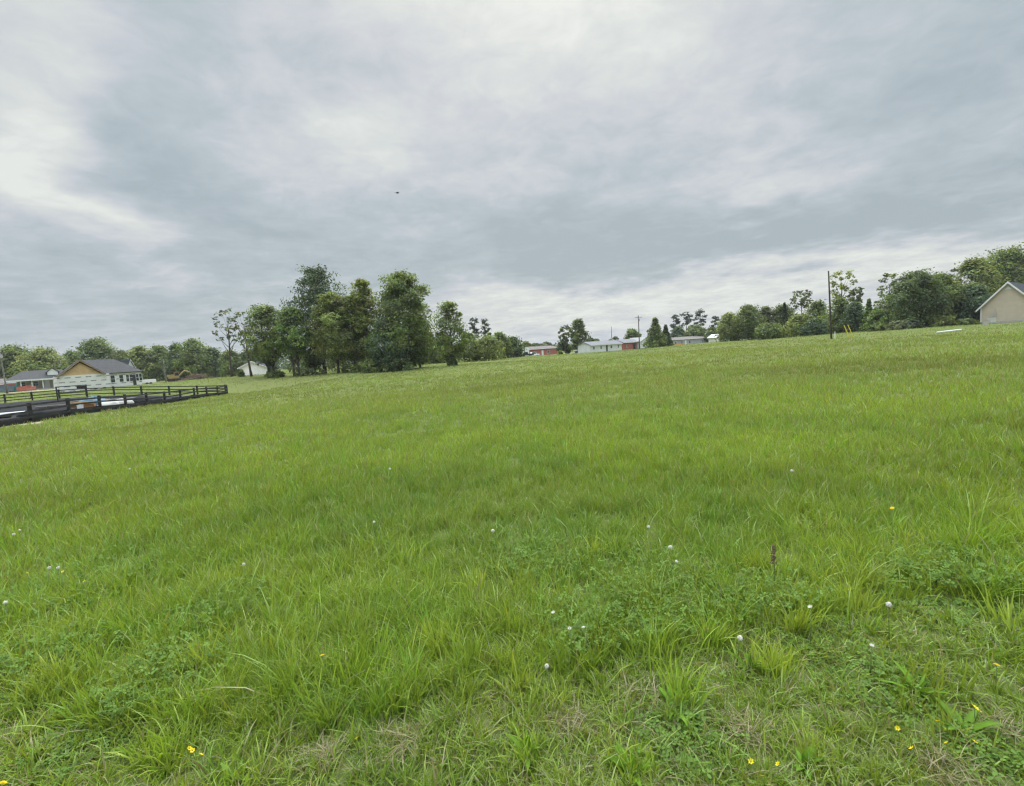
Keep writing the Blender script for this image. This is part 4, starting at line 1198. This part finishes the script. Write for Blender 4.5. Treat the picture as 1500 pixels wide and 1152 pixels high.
def lump(px, py, D, w_, d_, h_, m, name, label, cat, rz=0.0, seed=1, group=None):
    """a soft heap: tarp-covered or bagged material"""
    x, y, z = yard(px, py, D); rg = np.random.default_rng(seed)
    n, mm = 18, 9; vs = []; fs = []
    for i in range(mm + 1):
        s = i / mm
        for j in range(n):
            a = 2 * math.pi * j / n
            rr_ = (1 - s ** 2.2) ** .6 * (1 + .16 * math.sin(3 * a + seed) + .10 * math.sin(5 * a + 2 * seed)) if i < mm else .02
            vs.append((math.cos(a) * rr_ * w_ / 2, math.sin(a) * rr_ * d_ / 2, h_ * s * (1 + .12 * math.sin(2 * a + seed * 3)) + rg.normal() * .02))
    for i in range(mm):
        for j in range(n): fs.append((i * n + j, i * n + (j + 1) % n, (i + 1) * n + (j + 1) % n, (i + 1) * n + j))
    fs.append(tuple(mm * n + j for j in range(n)))
    o = MB().add(vs, fs).build(name, m, None, (x, y, z), smooth=True); o.rotation_euler = (0, 0, rz)
    return tag(o, label, cat, group)


b = MB(); x, y, z = yard(24, 606, 40)
for k in range(5): b.tube([(-2.8 + .2 * k, .12 * k, .12 + .09 * (k % 2)), (2.7, .15 * k, .12 + .09 * (k % 2))], .055, 8)
o = b.build('pipe_bundle', m_white, None, (x, y, z), smooth=True); o.rotation_euler = (0, 0, R(28)); tag(o, 'bundle of long white pipes on the dark yard at the left edge', 'pipes')
sheet_pile(88, 600, 46, 3.2, .5, 3, .10, m_plank, 'plank_pile', 'low stack of pale grey planks in the yard left of the tarp', 'plank pile', R(36))
lump(139, 593, 47, 2.6, 1.6, .85, m_blue, 'blue_tarp_heap', 'heap under a blue tarp behind the fence', 'tarp heap', R(30), 4)
sheet_pile(121, 595, 45.5, 1.8, .7, 4, .13, m_orange, 'board_stack', 'small stack of orange-brown boards beside the blue tarp', 'board stack', R(30))
for k, (px, lab) in enumerate(((116.5, 'left one of two white buckets below the orange boards'), (120, 'right one of two white buckets below the orange boards'))):
    x, y, z = yard(px, 601.5, 43.5)
    bk = empty('bucket', (x, y, z), 0, lab, 'bucket', 'white buckets')
    MB().tube([(0, 0, 0), (0, 0, .36)], [.13, .15], 12).build('body', m_white, bk); MB().tube([(0, 0, .36), (0, 0, .39)], .16, 12).build('lid', m_white2, bk)
lump(158, 596, 45.5, 1.7, 1.1, .55, m_sack, 'white_sack', 'white bulging sack right of the blue tarp', 'sack', R(20), 7, 'white sacks in the yard')
lump(178, 594, 47.5, 2.0, 1.1, .50, m_sack, 'white_sack', 'wide flat white sack between two fence posts, right of the bulging one', 'sack', R(35), 9, 'white sacks in the yard')
sheet_pile(170, 589, 50, 3.6, 1.0, 3, .13, m_plank, 'plank_pile', 'long pale plank stack behind the white sacks', 'plank pile', R(32))
sheet_pile(132, 586, 54, 3.4, .6, 2, .10, m_sack, 'plank_pile', 'cream plank stack near the back fence behind the blue tarp', 'plank pile', R(34))
sheet_pile(282, 578.5, 57, 2.6, .8, 2, .12, m_plank, 'plank_pile', 'pale planks in the narrow right end of the yard', 'plank pile', R(40))
lump(205, 590, 49, 3.6, 1.6, .55, m_dark, 'dark_soil_heap', 'dark soil heap in the middle of the yard right of the sacks', 'soil heap', R(30), 12)
lump(70, 610, 36, 3.4, 1.8, .5, m_dark, 'dark_soil_heap', 'dark soil heap just behind the leftmost fence boards', 'soil heap', R(30), 15)
for k, (px, py, D, lab) in enumerate(((6, 612, 35, 'old tyre lying at the left edge of the yard'), (218, 589, 50, 'old tyre lying beside the middle soil heap'), (258, 583, 54, 'old tyre in the right end of the yard'))):
    x, y, z = yard(px, py, D); b = MB(); n, m2 = 20, 8
    vs = [((.30 + .12 * math.cos(c)) * math.cos(a), (.30 + .12 * math.cos(c)) * math.sin(a), .11 + .11 * math.sin(c)) for a in [2 * math.pi * i / n for i in range(n)] for c in [2 * math.pi * j / m2 for j in range(m2)]]
    b.add(vs, [(i * m2 + j, ((i + 1) % n) * m2 + j, ((i + 1) % n) * m2 + (j + 1) % m2, i * m2 + (j + 1) % m2) for i in range(n) for j in range(m2)])
    tag(b.build('tyre', m_tyre, None, (x, y, z), smooth=True), lab, 'tyre', 'tyres in the yard')

# portable toilet
x, y, z = yard(17, 575.5, 112)
pt = empty('portable_toilet', (x, y, z - .05), R(44), 'teal portable toilet with white roof by the left utility pole', 'toilet')
m_teal = mat('teal_plastic', (.03, .30, .27), .5, .15, 2)
MB().box(-1.0, 1.0, -.65, .65, .08, 2.05).build('cabin', m_teal, pt)
MB().box(-1.05, 1.05, -.7, .7, 0, .08).build('base', m_tyre, pt)
MB().prism([(-1.05, 2.05), (1.05, 2.05), (.9, 2.25), (-.9, 2.25)], -.68, .68, 'y').build('roof', m_white, pt)
dd = MB().box(-.35, .40, -.70, -.653, .15, 1.95).build('door', mat('teal_door', (.025, .24, .22), .5, .15, 2), pt)
MB().box(.30, .36, -.74, -.703, .95, 1.15).build('handle', m_white, dd)
# dumpster
x, y, z = yard(0, 576, 110)
dp = empty('dumpster', (x, y, z - .05), R(44), 'blue-grey dumpster with rusty red rim left of the teal toilet', 'dumpster')
MB().prism([(-2.6, .2), (2.2, .2), (2.6, 1.8), (-2.6, 1.8)], -1.1, 1.1, 'y').build('bin', mat('blue_grey_steel', (.10, .17, .22), .6, .2, 1.5, dirt=(.2, .1, .06)), dp)
rm = MB()
rm.box(-2.68, 2.68, -1.2, -1.104, 1.72, 1.92); rm.box(-2.68, 2.68, 1.104, 1.2, 1.72, 1.92); rm.build('rim', mat('rusty_red', (.35, .08, .05), .7, .2, 2), dp)
for s in (-1.9, 1.7): MB().box(s - .15, s + .15, -.9, .9, 0, .19).build('skid', m_tyre, dp)
# pallets of brick by the porch house
x, y, z = yard(39, 572, 112)
bp = empty('brick_pallet', (x, y, z - .03), R(44), 'pallet of reddish bricks in front of the porch house', 'brick pallet')
MB().box(-1.6, 1.6, -.6, .6, .14, .95).box(-1.1, .9, -.5, .5, .955, 1.2).build('bricks', m_brick, bp)
pb = MB()
for k in range(4): pb.box(-1.6, 1.6, -.6 + k * .36, -.48 + k * .36, 0, .132)
pb.build('pallet', m_wood, bp)
# white trailer right of the unfinished house
x, y, z = yard(217, 563, 108)
tr = empty('utility_trailer', (x, y, z), R(48), 'low white trailer parked right of the unfinished house', 'trailer')
MB().box(-1.4, 1.4, -.8, .8, .5, 1.25).build('body', m_white, tr)
for sx_ in (-.35, .35): MB().tube([(sx_, -.92, .3), (sx_, -.81, .3)], .28, 14).build('wheel', m_tyre, tr)
MB().tube([(1.4, 0, .55), (2.3, 0, .5)], .05).build('drawbar', m_glass, tr)
sheet_pile(225, 566.5, 103, 2.6, .9, 2, .12, m_sack, 'plank_pile', 'pale planks on the grass right of the unfinished house', 'plank pile', R(45))

# excavator
x, y, z = yard(256, 560, 122)
m_yel = mat('excavator_yellow', (.30, .22, .08), .6, .2, 1.5, dirt=(.2, .13, .07), dirt_amt=.6)
ex = empty('excavator', (x, y, z - .05), R(40), 'muddy yellow excavator parked left of the brush pile', 'excavator')
for s in (-.9, .9):
    MB().prism([(-1.5, .35), (-1.2, .02), (1.2, .02), (1.5, .35), (1.25, .72), (-1.25, .72)], s - .25, s + .25, 'y').build('track', m_tyre, ex)
MB().box(-1.2, 1.0, -.95, .95, .8, 1.25).prism([(-1.5, 1.25), (-.1, 1.25), (-.1, 1.85), (-1.3, 1.75)], -.95, .95, 'y').build('body', m_yel, ex)
cbn = MB().box(0, 1.05, -.95, -.05, 1.26, 2.45).build('cab', m_yel, ex)
MB().box(.1, .95, -.97, -.953, 1.5, 2.3).build('window', m_glass, cbn); MB().box(1.053, 1.07, -.85, -.15, 1.5, 2.3).build('window', m_glass, cbn)
MB().tube([(.9, .4, 1.2), (2.3, .4, 2.6), (3.5, .4, 2.2)], [.2, .24, .16], 6).build('boom', m_yel, ex)
MB().tube([(3.4, .4, 2.35), (4.1, .4, .9)], [.17, .12], 6).build('stick', m_yel, ex)
MB().prism([(3.8, .9), (4.3, .95), (4.45, .35), (4.1, .1), (3.7, .35)], .05, .75, 'y').build('bucket', m_tyre, ex)
# brush pile: one heap of cut branches
x, y, z = yard(291, 558, 120)
b = MB(); rg = random.Random(5)
for k in range(260):
    a = rg.uniform(0, 6.28); q = abs(rg.gauss(0, 1)) * 1.6; cx0 = math.cos(a) * q * 1.9; cy0 = math.sin(a) * q * .8
    h = max(.1, 1.5 * math.exp(-(cx0 / 3) ** 2 - (cy0 / 1.6) ** 2) * rg.random() + .08)
    dx, dy, dz = rg.uniform(-1.3, 1.3), rg.uniform(-.8, .8), rg.uniform(-.35, .45)
    b.tube([(cx0 - dx, cy0 - dy, max(.04, h - dz)), (cx0, cy0, h), (cx0 + dx, cy0 + dy, max(.04, h + dz))], [.06, .05, .02], 5, cap=False)
o = b.build('brush_pile', mat('dead_branch', (.19, .14, .10), .95, .3, 3), None, (x, y, z - .05)); o.rotation_euler = (0, 0, R(38)); tag(o, 'long heap of cut brown branches before the left woods', 'brush pile')

# ------------------------------------------------------------------ vehicles
def car(px, py, D, rz, m, label, style='sedan', cat='car', group=None, L=4.5):
    p = P(px, py, D); z = gz1(p[0], p[1]); root = empty('parked_' + ('truck' if style == 'pickup' else 'car'), (p[0], p[1], z + .02), rz, label, cat, group)
    W = .88
    if style == 'pickup':
        prof = [(-2.6, .45), (2.6, .45), (2.62, .95), (1.5, 1.05), (.95, 1.72), (-.35, 1.76), (-.55, 1.08), (-2.6, 1.05)]
        cab = [(1.30, 1.08), (.88, 1.62), (-.28, 1.66), (-.42, 1.08)]; wx = (1.65, -1.6)
    else:
        prof = [(-2.2, .4), (2.2, .4), (2.22, .8), (1.2, .95), (.5, 1.42), (-1.1, 1.45), (-1.8, 1.0), (-2.22, .92)]
        cab = [(1.0, .98), (.45, 1.34), (-1.02, 1.37), (-1.5, 1.0)]; wx = (1.35, -1.35)
    MB().prism(prof, -W, W, 'y').build('body', m, root)
    MB().prism(cab, -W - .012, W + .012, 'y').build('windows', m_glass, root)
    for x_ in wx:
        for s in (-1, 1):
            wh = MB().tube([(x_, s * (W - .12), .33), (x_, s * (W + .04), .33)], .33, 16).build('wheel', m_tyre, root)
            MB().tube([(x_, s * (W + .041), .33), (x_, s * (W + .055), .33)], .18, 12).build('rim', m_foot, wh)
    for s in (-.6, .6): MB().box(prof[2][0] - .04, prof[2][0] + .02, s - .15, s + .15, .65, .80).build('headlight', m_white, root)
    return root


m_wcar = mat('white_car_paint', (.80, .81, .82), .3, .03, 1, spec=.6)
m_bcar = mat('black_car_paint', (.02, .021, .024), .3, .1, 1, spec=.6)
car(850, 518, 165, R(185), m_wcar, 'white car parked under the tall dense tree of the pair', 'sedan', 'car', 'far parked vehicles')
car(780, 524, 180, R(20), m_wcar, 'white pickup truck with its nose by the brick house', 'pickup', 'truck', 'far parked vehicles')
car(772, 524.5, 176, R(175), m_bcar, 'black low pickup truck left of the white pickup', 'pickup', 'truck', 'far parked vehicles')
car(965, 509, 185, R(10), m_bcar, 'dark car parked left of the long grey house', 'sedan', 'car', 'far parked vehicles')
car(757, 524, 178, R(170), mat('grey_car_paint', (.22, .25, .29), .35, .05, 1), 'grey car left of the tall white box trailer', 'sedan', 'car', 'far parked vehicles')
p = P(768, 522, 186); z = gz1(p[0], p[1])
bx_ = empty('box_trailer', (p[0], p[1], z), R(5), 'tall white box trailer behind the black pickup', 'trailer')
MB().box(-1.9, 1.9, -1.1, 1.1, .8, 3.5).build('box', m_white2, bx_)
for x_ in (-.5, .5):
    for s in (-1, 1): MB().tube([(x_, s * .95, .4), (x_, s * 1.12, .4)], .4, 14).build('wheel', m_tyre, bx_)
MB().tube([(1.9, 0, .8), (3.2, 0, .6)], .07).build('drawbar', m_glass, bx_)
p = P(744, 526, 165); z = gz1(p[0], p[1])
tq = empty('old_tractor', (p[0], p[1], z), R(10), 'old rusty brown tractor under the dark round tree', 'tractor')
m_rust = mat('rust', (.23, .10, .05), .85, .3, 2)
MB().box(-.2, 1.5, -.35, .35, .75, 1.35).prism([(-1.2, .7), (-.2, .7), (-.2, 1.2), (-.9, 1.2)], -.5, .5, 'y').build('body', m_rust, tq)
for s in (-1, 1):
    MB().tube([(-.8, s * .6, .75), (-.8, s * .95, .75)], .75, 18).build('wheel', m_tyre, tq)
    MB().tube([(1.1, s * .5, .4), (1.1, s * .72, .4)], .4, 14).build('wheel', m_tyre, tq)
MB().tube([(.9, 0, 1.35), (.9, 0, 1.95)], .05).build('exhaust', m_tyre, tq)
MB().tube([(.1, 0, 1.35), (-.25, 0, 1.75)], .03).tube([(-.25, -.2, 1.75), (-.25, .2, 1.75)], .03).build('steering_wheel', m_tyre, tq)
MB().box(-.95, -.55, -.25, .25, 1.2, 1.3).box(-1.05, -.93, -.25, .25, 1.3, 1.7).build('seat', m_tyre, tq)
# orange barrier netting before the grey house
p0 = P(978, 511.5, 160); p1 = P(1002, 509.5, 166)
d = p1 - p0; Lb = math.hypot(d[0], d[1]); rzb = math.atan2(d[1], d[0]); z = gz1(p0[0], p0[1])
ob = empty('barrier_fence', (p0[0], p0[1], z), rzb, 'low orange safety netting on stakes in front of the grey house', 'fence')
for k in range(5): MB().box(Lb * k / 4 - .04, Lb * k / 4 + .04, -.04, .04, -.2, 1.1 + (gz1(*(p0 + d * k / 4)[:2]) - z)).build('stake', m_wood, ob)
MB().prism([(0, .2), (Lb, .2), (Lb, .8), (0, .8)], -.06, -.045, 'y').build('netting', mat('orange_net', (.62, .33, .12), .7, .3, 3), ob)
# small dark figure-like post with a green top in front of the brick house
p = P(822, 522.5, 150); z = gz1(p[0], p[1])
T(821, 150, 514, 6, 522, 'bush', 'light', 'bush', 'tiny pale shrub on the grass right of the red brick house', GD, 1, ybase=522, cat='bush')

# ------------------------------------------------------------------ bird
p = P(582, 283, 48)
b = MB()
b.tube([(-.17, 0, .02), (-.10, 0, .01), (0, 0, 0), (.11, 0, .015), (.17, 0, .03), (.21, 0, .025)], [.012, .045, .062, .045, .032, .006], 10)
for s in (-1, 1):
    b.add([(.07, s * .03, .03), (.09, s * .16, .09), (.02, s * .30, .06), (-.06, s * .17, .08), (-.07, s * .03, .03), (.07, s * .03, .015), (.09, s * .16, .075), (.02, s * .30, .052), (-.06, s * .17, .065), (-.07, s * .03, .015)],
          [(0, 1, 2, 3, 4), (9, 8, 7, 6, 5), (0, 5, 6, 1), (1, 6, 7, 2), (2, 7, 8, 3), (3, 8, 9, 4)])
b.add([(-.16, -.02, .02), (-.30, -.06, .02), (-.30, .06, .02), (-.16, .02, .02), (-.16, 0, .04), (-.28, 0, .035)], [(0, 1, 5, 4), (4, 5, 2, 3), (0, 3, 2, 1)])
o = b.build('bird', mat('black_feather', (.02, .02, .022), .7, .2, 8), None, tuple(p), smooth=False); o.rotation_euler = (.2, 0, R(20)); tag(o, 'small dark bird flying alone against the cloudy sky', 'bird')

# ------------------------------------------------------------------ flowers
m_stem = mat('flower_stem', (.12, .19, .05), .6, .2, 20)
m_puff = leaf_mat('dandelion_fluff', .4, .8, .1, (1, 1, 1))
m_petal = leaf_mat('yellow_petal', .25, .5, .2, (1, 1, .6))


def puff_mesh():
    rg = np.random.default_rng(3); n = 190
    d = rg.standard_normal((n, 3)); d /= np.linalg.norm(d, axis=1)[:, None]
    V = []; Q = []; C = []
    for k in range(n):
        a = np.cross(d[k], (0.3, .5, .8)); a /= np.linalg.norm(a); b_ = np.cross(d[k], a)
        r0, r1 = .004, .0195 * (1 + .08 * rg.standard_normal())
        base = len(V)
        V += [d[k] * r0 - a * .0003, d[k] * r0 + a * .0003, d[k] * r1 + a * .0003, d[k] * r1 - a * .0003]
        Q.append((base, base + 1, base + 2, base + 3)); C += [(.74, .72, .62)] * 4
        ph = rg.random() * 3; e1 = a * math.cos(ph) + b_ * math.sin(ph); e2 = -a * math.sin(ph) + b_ * math.cos(ph); s = .0042
        base = len(V); tipc = d[k] * (r1 + .001)
        V += [d[k] * r1 + e1 * s, tipc + e2 * s, d[k] * r1 - e1 * s, tipc - e2 * s]
        Q.append((base, base + 1, base + 2, base + 3)); C += [(.80, .785, .70)] * 4
    return np_mesh('puff', np.array(V), Q, None, np.array(C))


def petals_mesh(n, rad, colr, cup=.35, tiers=1):
    V = []; Q = []; C = []
    for t_ in range(tiers):
        rr_ = rad * (1 - .28 * t_)
        for k in range(n):
            a = 2 * math.pi * (k + .5 * t_) / n; w_ = math.pi / n * .95
            f = lambda r_, da, z_: (r_ * math.cos(a + da), r_ * math.sin(a + da), z_)
            base = len(V)
            V += [f(rr_ * .12, 0, .001 + t_ * .002), f(rr_ * .7, -w_, rr_ * cup * .6 + t_ * .002), f(rr_, 0, rr_ * cup + t_ * .003), f(rr_ * .7, w_, rr_ * cup * .6 + t_ * .002)]
            Q.append((base, base + 1, base + 2, base + 3)); C += [colr] * 4
    return np_mesh('petals', np.array(V), Q, None, np.array(C))


PUFF = puff_mesh()
YEL = petals_mesh(6, .0105, (.80, .62, .02), .45); YEL2 = petals_mesh(14, .014, (.80, .60, .02), .3, 3)
CORE = MB().ball((0, 0, 0), .0055, 8, 6); CLOV = petals_mesh(12, .011, (.78, .76, .70), .9, 3)


def flower(px, py, lift, kind, label, group, scale=1.0):
    h = on_ground(px, py, lift); g = gz1(h[0], h[1]); H = h[2] - g
    names = {'puff': ('dandelion_clock', 'dandelion'), 'yellow': ('buttercup', 'flower'), 'gold': ('dandelion_flower', 'flower'), 'clover': ('clover_blossom', 'flower')}[kind]
    root = empty(names[0], (h[0], h[1], g), random.uniform(0, 6), label, names[1], group)
    lx = random.uniform(-.25, .25) * H
    MB().tube([(-lx, 0, -.01), (-lx * .4, 0, H * .5), (0, 0, H - .003)], [.0022, .0019, .0016], 6).build('stem', m_stem, root, smooth=True)
    if kind == 'puff':
        o = link('seed_head', PUFF, m_puff, root, (0, 0, H)); o.scale = (min(scale, 1.25) * .52,) * 3
        CORE_o = MB().ball((0, 0, 0), .0055, 8, 6).build('core', mat('seed_brown', (.20, .15, .09), .8, .2, 50), o)
    else:
        o = link('blossom', {'yellow': YEL, 'gold': YEL2, 'clover': CLOV}[kind], m_petal if kind != 'clover' else m_puff, root, (0, 0, H)); o.scale = (scale,) * 3
        if kind != 'clover': o.rotation_euler = (random.uniform(-.9, -.2), random.uniform(-.5, .5), 0)
        else: o.rotation_euler = (random.uniform(-.4, .4), random.uniform(-.4, .4), 0)
    return root


GP, GY = 'white dandelion clocks in the grass', 'small yellow flowers in the grass'
flower(1084, 935, .16, 'puff', 'big white dandelion clock in the near grass right of the middle', GP, 1.15)
for (px, py, l_, s_, lab) in [
    (72, 832, .25, 1.0, 'left one of the white dandelion clock pair near the left edge'), (85, 832, .25, 1.0, 'right one of the white dandelion clock pair near the left edge'),
    (357, 827, .25, 1.0, 'white dandelion clock alone in the left middle of the grass'), (548, 765, .25, 1.0, 'white dandelion clock above and left of the bright tussock'),
    (722, 778, .25, 1.25, 'fuzzy white dandelion clock in the middle of the field, right of the bright tussock'), (801, 976, .17, .9, 'white dandelion clock at the edge of the short grass in the middle'),
    (982, 802, .26, 1.2, 'fuzzy upper dandelion clock of the pair right of the middle'), (991, 823, .25, .9, 'smaller lower dandelion clock of the pair right of the middle'),
    (20, 783, .26, 1.1, 'lower white dandelion clock at the far left edge of the field'), (29, 777, .26, .9, 'upper white dandelion clock at the far left edge of the field'),
    (8, 883, .24, 1.1, 'white dandelion clock cut by the left edge of the picture'), (1302, 886, .24, 1.2, 'fuzzy dandelion clock in the right grass above the tall blades'),
    (950, 772, .26, 1.0, 'small pale dandelion clock in the far middle grass'), (190, 687, .27, 1.9, 'tiny far dandelion clock in the left part of the field'),
    (571, 687, .28, 1.6, 'tiny far dandelion clock in the middle of the field'), (1160, 690, .28, 1.5, 'tiny far dandelion clock in the right part of the field')]:
    flower(px, py, l_, 'puff', lab, GP, s_)
for (px, py, l_, kd, s_, lab) in [
    (472, 961, .20, 'gold', 1.0, 'orange-yellow dandelion flower alone in the left near grass'), (124, 852, .24, 'yellow', 1.1, 'yellow flower right of the dandelion clock pair'),
    (277, 1097, .09, 'yellow', 1.0, 'left yellow flower of three at the bottom left'), (282, 1100, .08, 'yellow', 1.0, 'middle yellow flower of three at the bottom left'),
    (294, 1106, .08, 'yellow', .9, 'right lowest yellow flower of three at the bottom left'), (523, 1082, .09, 'yellow', 1.0, 'pale yellow flower by the dry patch at the bottom'),
    (1460, 975, .12, 'gold', 1.0, 'orange-yellow flower alone near the right edge'), (1428, 1037, .10, 'yellow', 1.2, 'upper yellow flower of the touching pair at lower right'),
    (1433, 1042, .09, 'yellow', 1.2, 'lower yellow flower of the touching pair at lower right'), (1373, 1057, .08, 'yellow', 1.1, 'yellow flower left of the broad leaves at lower right'),
    (1427, 1087, .08, 'yellow', 1.1, 'yellow flower below the touching pair at lower right'), (1387, 1089, .07, 'yellow', .9, 'small yellow flower under the broad leaves at lower right'),
    (1336, 1097, .07, 'yellow', 1.1, 'yellow flower left below the broad leaves at lower right'), (1315, 1067, .07, 'yellow', .9, 'pale yellow flower further left of the broad leaves'),
    (1100, 1116, .06, 'yellow', 1.0, 'left yellow bud at the bottom right of the middle'), (1140, 1120, .06, 'yellow', 1.0, 'right yellow bud at the bottom right of the middle'),
    (1117, 1138, .06, 'yellow', 1.1, 'lowest yellow bud at the bottom right of the middle'), (1307, 745, .28, 'gold', 1.1, 'far yellow flower in the right part of the tall grass'),
    (1243, 864, .25, 'yellow', 1.0, 'upper yellow flower in the grass above the right clover'), (4, 1148, .08, 'gold', 1.0, 'yellow flower in the bottom left corner'),
    (92, 838, .24, 'yellow', 1.0, 'dull yellow flower just under the dandelion clock pair'), (40, 840, .24, 'yellow', .9, 'yellow flower left of the dandelion clock pair'),
    (1188, 891, .22, 'clover', 1.2, 'white clover blossom in the right near grass'), (835, 922, .22, 'clover', 1.0, 'white clover blossom, left of two in the middle near grass'),
    (855, 921, .22, 'clover', 1.0, 'white clover blossom, right of two in the middle near grass'), (811, 899, .23, 'clover', 1.1, 'white clover blossom above the two in the middle'),
    (1277, 947, .16, 'clover', 1.0, 'small white clover blossom at the right below the fuzzy clock')]:
    flower(px, py, l_, kd, lab, GY if kd != 'clover' else 'white clover blossoms in the grass', s_)

# broad-leaved weeds standing in the verge
def weed(px, py, n, Ls, label, wide=.17, tint=(.115, .215, .020), up=.75):
    p = on_ground(px, py); rg = np.random.default_rng(int(px))
    root = empty('broadleaf_weed', (p[0], p[1], p[2]), 0, label, 'weed', 'broad-leaved weeds in the verge')
    pl = Pile()
    for k in range(int(n * 1.5)):
        a = rg.random() * 6.28; L = Ls * .78 * (.6 + .6 * rg.random()); upk = up * (.75 + .4 * rg.random()); S = 7
        V = []; C = []
        cc = np.array(tint) * (.75 + .5 * rg.random())
        tw = rg.normal() * .5
        for i in range(S + 1):
            s = i / S; out = L * s * math.cos(math.asin(min(1, upk))) * (1 + .5 * s); zz_ = L * (s * upk - .22 * s ** 3)
            wv = L * wide * .72 * math.sin(math.pi * min(1, .06 + s * .94)) ** .8 * (1 + .08 * math.sin(s * 19))
            for j in (-1, 0, 1):
                ox = -math.sin(a + tw * s) * wv * j; oy = math.cos(a + tw * s) * wv * j
                V.append((math.cos(a) * out + ox, math.sin(a) * out + oy, zz_ + abs(j) * wv * .35)); C.append(cc * (1.25 if j == 0 else 1))
        Q = []
        for i in range(S):
            for j in range(2): Q.append((i * 3 + j, i * 3 + j + 1, i * 3 + j + 4, i * 3 + j + 3))
        pl.add((np.array(V), np.array(Q), np.zeros((0, 3), int), np.array(C)))
    link('leaf_rosette', pl.mesh('leaf_rosette'), m_broad, root)
    return root


weed(1412, 1078, 9, .15, 'broad-leaved weed beside the yellow flower pair at lower right', .17)
weed(1178, 1128, 7, .12, 'broad-leaved weed with one upright leaf at the bottom right of the middle', .2, up=.9)
weed(1100, 985, 8, .16, 'broad-leaved weed under the big dandelion clock', .15, up=.9)
weed(925, 1135, 9, .13, 'broad-leaved weed at the bottom just right of the middle', .16, up=.85)
weed(775, 1110, 7, .13, 'slim-leaved weed at the bottom middle', .13, up=.9)
weed(990, 1045, 9, .15, 'lush weed right of the straw-coloured dry patch', .13, up=.85)
weed(345, 1145, 8, .10, 'bright weed cut by the bottom edge left of the middle', .2, up=.8)
weed(1490, 1098, 6, .12, 'pale weed leaning at the lower right edge', .18, (.15, .20, .06), .5)
weed(1345, 1020, 8, .17, 'tall weed with arching leaves above the yellow flower pair', .09, up=.85)
# reddish dock stalk
p = on_ground(1134, 872); dk = empty('dock_stalk', (p[0], p[1], p[2]), 0, 'single reddish-brown dock seed stalk standing above the grass', 'weed')
m_dock = mat('dock_red', (.17, .11, .07), .9, .3, 30)
MB().tube([(0, 0, 0), (.005, 0, .2), (-.006, 0, .32)], [.004, .003, .002], 6).build('stem', m_stem, dk)
b = MB(); rg = random.Random(8)
for k in range(90):
    zz_ = .20 + .12 * rg.random(); a = rg.random() * 6.28; q = .018 * (1 - (zz_ - .2) / .2) * rg.random() + .002
    b.ball((math.cos(a) * q, math.sin(a) * q, zz_), .0042, 5, 4)
b.build('seed_spike', m_dock, dk)

# ------------------------------------------------------------------ the moist air of an overcast day
HAZE = .00020
if HAZE:
    hm = bpy.data.materials.new('haze_air'); hm.use_nodes = True
    for n_x in list(hm.node_tree.nodes):
        if n_x.type == 'BSDF_PRINCIPLED': hm.node_tree.nodes.remove(n_x)
    pvn = hm.node_tree.nodes.new('ShaderNodeVolumePrincipled')
    pvn.inputs['Color'].default_value = (.92, .95, .97, 1); pvn.inputs['Density'].default_value = HAZE
    hm.node_tree.links.new(pvn.outputs[0], hm.node_tree.nodes['Material Output'].inputs['Volume'])
    tag(MB().box(-1600, 1600, -1600, 1600, float(gv[:, 2].min()) - 1, 26).build('haze', hm), 'thin pale moist air over the whole field', 'haze', kind='stuff')

# ------------------------------------------------------------------ render settings
sc.view_settings.view_transform = 'Standard'; sc.view_settings.look = 'None'
sc.view_settings.exposure = 0.0; sc.view_settings.gamma = 1.0
cy = sc.cycles
cy.filter_width = 1.3; cy.max_bounces = 6; cy.diffuse_bounces = 4; cy.glossy_bounces = 2; cy.transmission_bounces = 4; cy.transparent_max_bounces = 6
cy.use_denoising = True; cy.denoiser = 'OPENIMAGEDENOISE'; cy.denoising_input_passes = 'RGB_ALBEDO_NORMAL'; cy.denoising_prefilter = 'ACCURATE'; cy.caustics_reflective = False; cy.caustics_refractive = False; cy.sample_clamp_indirect = 4
